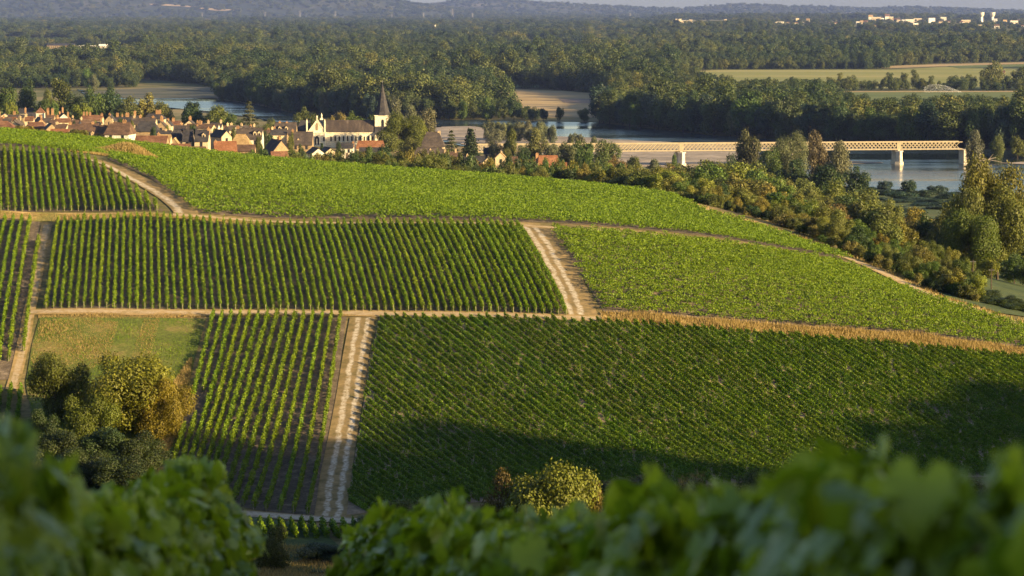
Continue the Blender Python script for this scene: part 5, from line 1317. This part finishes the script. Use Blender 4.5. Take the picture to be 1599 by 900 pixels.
for px in (740, 893, 1066, 1240, 1413):
    s0_ = (xpix(px, 1505) - P0[0])
    link('end_panel', MB().box(s0_ - 1.0, s0_ + 1.0, -0.24, -0.17, zbm + 0.51, zt - 0.43).mesh('end_panel', M['bridge']), br)
    pz = MB()
    for (a, za_, b_, zb_) in ((1.75, -1.0, 1.5, zbm - 0.9), (1.95, zbm - 0.9, 1.95, zbm - 0.35), (2.2, -1.0, 2.1, 3.6)):
        yb = -0.9; ye_ = 8.1
        pz.add([(s0_-a,yb,za_),(s0_,yb-1.3,za_),(s0_+a,yb,za_),(s0_+a,ye_,za_),(s0_,ye_+1.3,za_),(s0_-a,ye_,za_),
                (s0_-b_,yb,zb_),(s0_,yb-1.3,zb_),(s0_+b_,yb,zb_),(s0_+b_,ye_,zb_),(s0_,ye_+1.3,zb_),(s0_-b_,ye_,zb_)],
               [(0,1,7,6),(1,2,8,7),(2,3,9,8),(3,4,10,9),(4,5,11,10),(5,0,6,11),(6,7,8,9,10,11),(5,4,3,2,1,0)])
    pz.box(s0_ - 0.5, s0_ + 0.5, -0.3, 7.5, zbm - 0.35, zbm - 0.002)
    link('pier', pz.mesh('pier', M['pier']), br)
link('abutment', MB().box(LB + 0.5, LB + 9, -1, 8.2, 0, zbm - 0.1).mesh('abutment', M['pier']), br)
# fallen bare trunk on the bank by the pollard willow
o = link('fallen_trunk', MB().bar((-7, 0, 0.6), (2, 0.5, 2.6), 0.22, 6, 0.16).bar((-6, 1, 2.4), (5, 0.4, 0.4), 0.26, 6, 0.1).bar((-1.5, 0.7, 1.6), (1, 2, 4.2), 0.12, 5, 0.04).mesh('fallen_trunk', M['post']), None, (xpix(1548, 1530), 1530, 2.3))
tag(o, 'pale fallen trunk leaning on the river bank right of the pollard willow', 'dead tree')

# ------------------------------------------------------------------ far buildings
def small_house(px, yb, w, hpx, label, group=None, wall='white', roof='tile', D=None, flat_roof=False, cat='building', name='building', town_=False):
    D = D or flat(px, yb, 21.0 if town_ else PLAIN)[1]; mpp = D / F
    x = xpix(px, D); z0 = hg1(x, D) - 0.3
    wm, hm = w * mpp, hpx * mpp; dm = max(7.0, wm * 0.5)
    o = thing(name, label, cat, (x, D, z0), rng.uniform(-0.25, 0.25) if w < 12 else 0.0, group)
    e = hm if flat_roof else hm * 0.62
    mb = MB().box(-wm / 2, wm / 2, 0, dm, 0, e)
    link('wall', mb.mesh('wall', M[wall]), o)
    if flat_roof: link('roof', MB().box(-wm / 2 - .3, wm / 2 + .3, -.3, dm + .3, e, e + 0.5).mesh('roof', M['concrete']), o)
    else:
        link('roof', MB().add([(-wm/2-.3,-.4,e),(wm/2+.3,-.4,e),(wm/2+.3,dm+.4,e),(-wm/2-.3,dm+.4,e),(-wm/2-.3,dm/2,hm),(wm/2+.3,dm/2,hm)], [(0,1,5,4),(2,3,4,5),(1,2,5),(3,0,4),(3,2,1,0)]).mesh('roof', M[roof]), o)
    n = max(1, int(w / 3))
    for q_ in range(n):
        w_ = link('window', WIN, o, (-wm / 2 + (q_ + 0.5) * wm / n, -0.06, e * 0.6)); w_.scale = (1.6, 1, 1.3)
    return o
# the hangar and sheds at the left
small_house(97, 76.5, 42, 8.5, 'long tan farm hangar with a dark roof far left beyond the river', wall='stone', roof='slate', name='hangar', cat='hangar')
small_house(126, 76.3, 18, 5.5, 'low white shed right of the tan hangar', wall='white', roof='concrete', name='shed', cat='shed')
small_house(148, 75.6, 12, 5.0, 'middle cream shed right of the tan hangar', wall='cream', roof='concrete', name='shed', cat='shed')
small_house(164, 75.5, 14, 6.5, 'gabled pale shed right of the tan hangar', wall='white', roof='concrete', name='shed', cat='shed')
small_house(208, 76.0, 10, 4.5, 'small pale shed farthest right of the tan hangar', wall='white', roof='concrete', name='shed', cat='shed')
for px, yb, w, hp, wl, rf in [(830,72,9,9,'white','slate'),(840,73,9,7,'cream','tilebrown'),(862,73,8,7,'cream','tile'),(881,76,7,6,'cream','tilebright'),(889,76,5,7,'white','slate'),(908,74,8,5,'white','slate'),(945,71,5,6,'white','slate'),(962,72,9,6,'cream','tile'),(978,71,10,8,'cream','tile'),(992,72,6,5,'white','slate')]:
    small_house(px, yb, w, hp, 'small hamlet house scattered in the forest clearing beyond the river', 'hamlet houses in the forest', wl, rf, cat='house', name='house')
small_house(1590, 121.5, 18, 10, 'white farmhouse with a brown roof in the hedge at the right edge', wall='white', roof='tilebrown', cat='house', name='house')
small_house(1563, 117, 8, 7, 'small red roofed house left of the white farmhouse', wall='cream', roof='tile', cat='house', name='house')
# pale works building on the skyline
for px, yb, w, hp, lab in [(1058,36.5,10,6.5,'cream block at the left of the pale works on the far skyline'),(1067,36.5,14,4,'long low hall of the pale works on the far skyline'),(1077,37.5,4,6.5,'small tower block of the pale works on the far skyline'),(1087,37.5,16,2.6,'low white annex at the right of the pale works'),(1131,35,4,4.6,'lone white block on the skyline right of the pale works')]:
    small_house(px, yb + 1.5, w, hp + 1.5, lab, None, 'cream', 'concrete', flat_roof=True, town_=True)
# the town at the right on the skyline
town = [(1215,36.5,14,2.2),(1230,36.5,8,2),(1240,36.8,8,2),(1243,32.5,5,3.5),(1251,34,6,2.5),(1259,35,5,6),(1274,36.5,6,2),(1293,37.5,4,3),(1303,37.5,6,3),(1311,37,3,3),(1320,37.5,6,4),(1323,35,6,3),(1337,38,5,4),(1343,36.5,5,4.5),(1349,36,6,4),(1350,39,4,3),(1364,40,4,2),(1357,31,7,7.5),(1366,31.5,14,4.5),(1376,31,5,5),(1383,31,8,9),(1389,31.5,6,5),(1395,33,6,4),(1401,34.5,4,7),(1408,35,6,4),(1418,36,14,5.5),(1430,32.5,12,3.5),(1427,40,8,3.5),(1440,36.5,5,4),(1452,34.5,10,6),(1470,32.5,9,5.5),(1466,36,7,4),(1478,36,6,3.5),(1505,35.5,14,4),(1498,36,5,3),(1518,34,5,3),(1527,43,7,4),(1533,43,4,2.5),(1540,47,32,2.6),(1550,34.5,6,5),(1553,43,8,5),(1566,35,6,4),(1580,38,12,5.5),(1587,34,5,4),(1593,42,5,3),(1500,42,6,4),(1453,42,4,3),(1570,42,4,2.5)]
for k, (px, yb, w, hp) in enumerate(town):
    small_house(px, yb + 1.5, w, hp + 1.5, 'pale little building of the distant town strung along the right skyline', 'buildings of the far town', ['white', 'cream', 'white', 'cream', 'concrete'][k % 5], ['tilebrown', 'tan', 'tile', 'slatebrown'][k % 4], town_=True, flat_roof=(w > 9 or k % 3 == 0))
for px, lab in ((1529, 'left of the two white mushroom water towers above the far town'), (1546, 'right of the two white mushroom water towers above the far town')):
    D = 9900; mpp = D / F
    zt_ = zpix(px, 19.5, D); o = thing('water_tower', lab, 'water tower', (xpix(px, D), D, hg1(xpix(px, D), D)))
    hh = zt_ - hg1(xpix(px, D), D)
    link('shaft', MB().lathe([(5.2, 0), (4.2, hh - 15)], 16).mesh('shaft', M['concrete']), o)
    link('tank', MB().lathe([(4.2, hh - 15), (8.2, hh - 7), (8.4, hh - 0.6), (8.0, hh)], 20).mesh('tank', M['white']), o)
# masts and pylons
def pylon(px, yt, yb, D, lab, grp):
    x = xpix(px, D); zt_ = zpix(px, yt, D); z0 = hg1(x, D) - 1; H = zt_ - z0
    o = thing('pylon', lab, 'pylon', (x, D, z0), 0.2, grp)
    mb = MB(); b0 = H * 0.11
    for sx in (-1, 1):
        for sy in (-1, 1): mb.bar((sx * b0, sy * b0, 0), (sx * 1.2, sy * 1.2, H), 0.45, 4, 0.3)
    for k in range(9):
        f0, f1 = k / 9, (k + 1) / 9
        w0, w1 = b0 + (1.2 - b0) * f0, b0 + (1.2 - b0) * f1
        for sy in (-1, 1):
            mb.bar((-w0, sy * w0, f0 * H), (w1, sy * w1, f1 * H), 0.22, 4).bar((w0, sy * w0, f0 * H), (-w1, sy * w1, f1 * H), 0.22, 4)
    link('lattice_tower', mb.mesh('lattice_tower', M['steel']), o)
    for f in (0.70, 0.84, 0.97):
        link('cross_arm', MB().bar((-H * 0.19, 0, f * H), (0, 0, f * H + 1.2), 0.35, 4, 0.5).bar((H * 0.19, 0, f * H), (0, 0, f * H + 1.2), 0.35, 4, 0.5).mesh('cross_arm', M['steel']), o)
    return o
pylon(707, 14, 33, 13800, 'tall lattice pylon at the foot of the ridge notch', None)
for px, yt in ((416, 19), (470, 17), (525, 18), (613, 23), (662, 20), (318, 20), (837, 24), (202, 24), (738, 21), (983, 21)):
    pylon(px, yt, 33, 14600, 'faint lattice pylon standing along the foot of the hazy hills', 'pylons along the hills')
D = 7600; o = thing('mast', 'slim red and white mast sticking out of the forest', 'mast', (xpix(680, D), D, PLAIN)); hM = zpix(680, 39, D) - PLAIN
link('pole', MB().bar((0, 0, 0), (0, 0, hM - 7), 1.6, 8, 1.2).mesh('pole', M['red']), o)
link('antenna', MB().bar((0, 0, hM - 7), (0, 0, hM), 2.2, 8, 1.6).mesh('antenna', M['white']), o)
D = 7000; o = thing('silo', 'little white silo in the forest right of the slim mast', 'silo', (xpix(732, D), D, PLAIN)); hM = zpix(732, 50, D) - PLAIN
link('body', MB().lathe([(3, 0), (3, hM - 2.5), (0.3, hM)], 14).mesh('body', M['white']), o)
# utility poles in the hollow at the right edge
for px, yt, D, lab in ((1521, 412, 660, 'grey utility pole among the dark shrubs below the road'), (1550, 443, 640, 'shorter grey pole by the shaded meadow at the right edge')):
    x = xpix(px, D); z0 = hg1(x, D); hh = min(7.5, max(4.5, zpix(px, yt, D) - z0))
    o = thing('utility_pole', lab, 'utility pole', (x, D, z0))
    link('pole', MB().bar((0, 0, -0.3), (0, 0, hh), 0.14, 8, 0.09).mesh('pole', M['bark']), o)
    link('cross_arm', MB().bar((-0.6, 0, hh - 0.4), (0.6, 0, hh - 0.4), 0.06, 4).mesh('cross_arm', M['steel']), o)
# irrigation jet over the green field
D = 2750; R = np.random.default_rng(77)
t = R.random(7000) ** 0.7
xa, za_ = np.interp(t, [0, 0.35, 0.7, 1], [1506, 1483, 1462, 1441]), np.interp(t, [0, 0.2, 0.45, 0.7, 0.88, 1.0], [147.5, 141.0, 134.8, 131.6, 132.5, 137])
drop = R.random(len(t)) ** 1.5 * (149 - za_)
py_ = za_ + drop * (0.3 + 0.9 * t)
P = np.array([(xpix(a, D), D, CAMZ + ray(a, b_)[1] * D) for a, b_ in zip(xa + R.normal(0, 0.5, len(t)), np.minimum(py_, 150))])
P[:, 1] += R.normal(0, 2.0, len(t))
v, f = leaf_quads(P, R.normal(0, 1, P.shape), R.uniform(0.04, 0.20, len(P)), R)
tag(link('water_spray', mk_mesh('water_spray', v, f, M['spray'])), 'white arc of irrigation water spraying over the green field', 'water spray', None, 'stuff')

# ------------------------------------------------------------------ tall dry grass
def grass(name, poly, n, hmin, hmax, label, R, fn=None, mat='drygrass', lean=0.35, wide=0.05):
    P2 = np.array(poly); lo, hi = P2.min(0), P2.max(0)
    xy = R.uniform(lo, hi, (int(n * 4), 2)); xy = xy[inpoly(xy[:, 0], xy[:, 1], poly)][:n]
    m_ = len(xy); z = hg(xy[:, 0], xy[:, 1]) + 0.05
    hh = R.uniform(hmin, hmax, m_) * (0.75 + 0.35 * np.sin(xy[:, 0] / 2.1) * np.sin(xy[:, 1] / 2.7))
    if fn is not None: z = z + fn(xy)
    a = R.uniform(0, 6.28, m_); d = np.c_[np.cos(a), np.sin(a)] * wide * R.uniform(0.7, 1.6, (m_, 1))
    ln = R.normal(0, lean, (m_, 2)) * hh[:, None]
    V = np.stack([np.c_[xy - d, z], np.c_[xy + d, z], np.c_[xy + ln, z + hh]], 1).reshape(-1, 3)
    o = link(name, mk_mesh(name, V, np.arange(3 * m_).reshape(m_, 3), M[mat], np.clip(R.normal(0.5, 0.25, m_), 0, 1)))
    return tag(o, label, 'grass', None, 'stuff')
grass('dry_grass', gps([(938,489),(1200,509),(1420,523),(1592,547),(1720,572),(1720,582),(1590,557),(1430,541),(1200,523),(940,503)]), 16000, 0.5, 1.25, 'tall golden dry grass strip between the two right hand vine fields', rng, wide=0.07)
mound = lambda xy: 3.3 * np.exp(-((xy[:, 0] - xpix(203, 712)) / 6.0) ** 2 - ((xy[:, 1] - 712) / 7) ** 2)
grass('dry_grass', [tuple(wd(100,690)), tuple(wd(140,678)), tuple(wd(192,676)), tuple(wd(258,692)), tuple(wd(248,715)), tuple(wd(205,724)), tuple(wd(150,724))], 16000, 0.4, 0.9, 'golden dry grass mound on the brow above the curving track', rng, fn=mound, wide=0.07)
grass('dry_grass', gps([(-40,328),(120,336),(255,336),(300,341),(420,347),(420,350),(300,349),(85,347),(-40,340)]), 7000, 0.2, 0.55, 'low dry grass on the verge between the far left rows and the middle field', rng)
grass('dry_grass', gps([(60,492),(200,491),(330,492),(560,493),(560,496),(330,497),(200,499),(60,499)]), 4500, 0.15, 0.4, 'thin dry grass along the sandy track under the middle field', rng)
grass('dry_grass', [tuple(wd(1040,752))] + [tuple(p + np.array([0.6, 2.6])) for p in gps([(1110,334),(1200,359),(1290,391),(1345,412),(1400,437),(1460,465),(1540,492),(1620,516)])] + [tuple(p + np.array([3.4, 6.5])) for p in gps([(1620,516),(1540,492),(1460,465),(1400,437),(1345,412),(1290,391),(1200,359),(1110,334)])], 12000, 0.3, 0.9, 'dry grass verge along the vineyard road on the right', rng, wide=0.06)
grass('dry_grass', gps([(270,600),(300,560),(292,640),(268,700),(248,720),(250,680)]), 6000, 0.3, 0.9, 'reddish dry grass on the bank at the right of the tree clump', rng, wide=0.05)
grass('dry_grass', [tuple(wd(380,404)), tuple(wd(560,404)), tuple(wd(640,400)), tuple(wd(620,378)), tuple(wd(380,378))], 14000, 0.3, 0.9, 'straw coloured grass at the valley foot below the chalk road', rng, wide=0.035)
grass('meadow_grass', gps([(64,500),(200,499),(318,501),(303,560),(285,640),(262,730),(180,720),(60,690),(42,600),(52,540)]), 30000, 0.10, 0.32, 'short green and straw meadow grass left of the narrow vine field', rng, mat='vine', wide=0.06)
grass('dry_grass', gps([(64,502),(150,500),(185,505),(170,560),(110,600),(60,600),(48,560)]), 9000, 0.15, 0.45, 'straw coloured grass patch in the left half of the meadow', rng, wide=0.045)
grass('dry_grass', gps([(225,500),(250,500),(235,560),(205,560)]), 1600, 0.15, 0.4, 'thin straw streak across the middle of the meadow', rng, wide=0.04)
grass('dry_grass', gps([(1058,748),(1100,748),(1094,764),(1060,766)]), 800, 0.8, 1.9, 'tuft of tall pale reeds behind the right foreground vines', rng, wide=0.04)

# ------------------------------------------------------------------ the two vine rows beside the camera
ang = [0, 22, 40, 58, 78, 100, 122, 140, 158, 180, 205, 232, 256, 270, 284, 308, 335]
rad = [0.50, 0.40, 0.52, 0.38, 0.36, 0.58, 0.36, 0.38, 0.52, 0.40, 0.50, 0.44, 0.46, 0.16, 0.46, 0.44, 0.50]
ang = [0, 20, 38, 56, 74, 90, 106, 124, 142, 160, 180, 206, 232, 254, 270, 286, 308, 334]
rad = [0.46, 0.36, 0.52, 0.36, 0.42, 0.60, 0.42, 0.36, 0.52, 0.36, 0.46, 0.40, 0.48, 0.42, 0.14, 0.42, 0.48, 0.40]
LT = np.array([(0, 0, 0)] + [(r * math.cos(math.radians(a)), r * math.sin(math.radians(a)), -0.30 * r * r - (0.05 if k % 2 else 0)) for k, (a, r) in enumerate(zip(ang, rad))])
LF = np.array([(0, 1 + k, 1 + (k + 1) % len(ang)) for k in range(len(ang))])
def near_row(name, pts, tops, label, nleaf, R, halfw=0.24):
    pts = np.array(pts); seg = np.r_[0, np.cumsum(np.linalg.norm(np.diff(pts, axis=0), axis=1))]; L = seg[-1]
    s = R.random(nleaf) * L
    cxy = np.c_[np.interp(s, seg, pts[:, 0]), np.interp(s, seg, pts[:, 1])]
    d = pts[-1] - pts[0]; d = d / np.linalg.norm(d); nr = np.array([-d[1], d[0]])
    bump = 0.05 * np.sin(s * 2.3) + 0.05 * np.sin(s * 5.1 + 1) + 0.05 * np.sin(s * 11.3 + 2)
    top = np.interp(s, seg, tops) + bump
    u = R.random(nleaf) ** 1.25 * 1.45                     # depth below the top
    side = np.where(R.random(nleaf) < 0.5, -1, 1)
    wv_ = halfw * (1 + 0.35 * np.sin(s * 3.1 + u * 4) + 0.2 * np.sin(s * 7.7 - u * 6))
    c = side * wv_ * np.clip(0.35 + u * 2.2, 0.35, 1.0) * (0.45 + 0.65 * R.random(nleaf) ** 0.6)
    sh = R.random(nleaf) < 0.035                            # shoots standing above the row
    zz = top - u
    ks = R.integers(0, int(L * 5), nleaf); srt = np.random.default_rng(5)
    sp_, sc_ = srt.random(int(L * 5) + 1) * L, srt.normal(0, halfw * 0.5, int(L * 5) + 1); shh = srt.uniform(0.05, 0.18, int(L * 5) + 1)
    zz = np.where(sh, np.interp(sp_[ks], seg, tops) + R.random(nleaf) * shh[ks], zz)
    cxy = np.where(sh[:, None], np.c_[np.interp(sp_[ks], seg, pts[:, 0]), np.interp(sp_[ks], seg, pts[:, 1])] + R.normal(0, 0.04, (nleaf, 2)), cxy)
    c = np.where(sh, sc_[ks], c)
    P = np.c_[cxy + nr * c[:, None], zz]
    Nn = np.c_[nr * (np.sign(c) * 0.9)[:, None], 0.60 - 0.3 * np.clip(u, 0, 1)] + R.normal(0, 0.55, (nleaf, 3))
    # leaves hang: the tip points down and outward
    n_ = Nn / np.linalg.norm(Nn, axis=1, keepdims=True)
    down = np.array([0, 0, -1.0]) + R.normal(0, 0.5, (nleaf, 3))
    ty = down - (down * n_).sum(1, keepdims=True) * n_; ty /= np.linalg.norm(ty, axis=1, keepdims=True)
    tx_ = np.cross(ty, n_)
    size = R.uniform(0.075, 0.145, nleaf)
    curl = R.uniform(0.5, 1.8, nleaf)
    V = P[:, None] + size[:, None, None] * (LT[None, :, 0:1] * tx_[:, None] + LT[None, :, 1:2] * ty[:, None] + (LT[None, :, 2:3] * curl[:, None, None]) * n_[:, None])
    k = len(LT)
    Fc = (np.arange(nleaf)[:, None, None] * k + LF[None]).reshape(-1, 3)
    var = np.repeat(np.clip(R.normal(0.5, 0.24, nleaf), 0, 1), len(LF))
    o3 = np.array([pts[0][0], pts[0][1], hg1(*pts[0])])
    o = link('vine_row', None, None, o3)
    tag(o, label, 'vine row')
    link('foliage', mk_mesh('foliage', V.reshape(-1, 3) - o3, Fc, M['nearvine'], var, smooth=False), o)
    st = MB()
    for q_ in np.arange(0.4, L, 1.0):
        x_, y_ = np.interp(q_, seg, pts[:, 0]), np.interp(q_, seg, pts[:, 1]); g = hg1(x_, y_) - o3[2]; tz = np.interp(q_, seg, tops) - o3[2]
        stem = MB(); lx, ly = x_ - o3[0], y_ - o3[1]
        stem.bar((lx, ly, g - 0.1), (lx + 0.04, ly + 0.03, g + 0.45), 0.035, 6, 0.028).bar((lx + 0.04, ly + 0.03, g + 0.45), (lx - 0.02, ly, g + 0.8), 0.028, 6, 0.02)
        for e_ in range(4): stem.bar((lx, ly, g + 0.75), (lx + R.normal(0, 0.15), ly + R.normal(0, 0.25), tz - 0.1), 0.008, 5, 0.004)
        link('vine_stem', stem.mesh('vine_stem', M['bark']), o)
    return o
YL = np.array([3.6, 4.5, 6.5, 9, 12, 15, 18.2])
xl = -1.08 - (YL - 4.5) * 0.056
near_row('vine_row', np.c_[xl, YL], [79.64, 79.42, 78.99, 78.44, 77.96, 77.62, 77.18], 'blurred foreground vine row filling the lower left corner', 27000, np.random.default_rng(8))
YR = np.array([3.8, 4.3, 5, 6, 8, 10, 12, 15, 18, 20.5])
xr = -0.93 + (20 - YR) * 0.1125
near_row('vine_row', np.c_[xr, YR], [79.30, 79.24, 79.12, 78.98, 78.60, 78.20, 77.88, 77.44, 76.95, 76.3], 'blurred foreground vine row filling the lower right corner', 33000, np.random.default_rng(9))

# ------------------------------------------------------------------ the evening air
hz = bpy.data.materials.new('air'); hz.use_nodes = True
nt = hz.node_tree
nt.nodes.remove(nt.nodes['Principled BSDF'])
pv = nt.nodes.new('ShaderNodeVolumePrincipled')
pv.inputs['Color'].default_value = (0.30, 0.42, 1.0, 1)
pv.inputs['Density'].default_value = 1.8e-5
pv.inputs['Anisotropy'].default_value = 0.0
nt.links.new(pv.outputs[0], nt.nodes['Material Output'].inputs['Volume'])
tag(link('haze', MB().box(-7600, 7600, -560, 27500, -3.0, 330).mesh('haze', hz)), 'thin evening haze over the plain', 'haze', None, 'stuff')
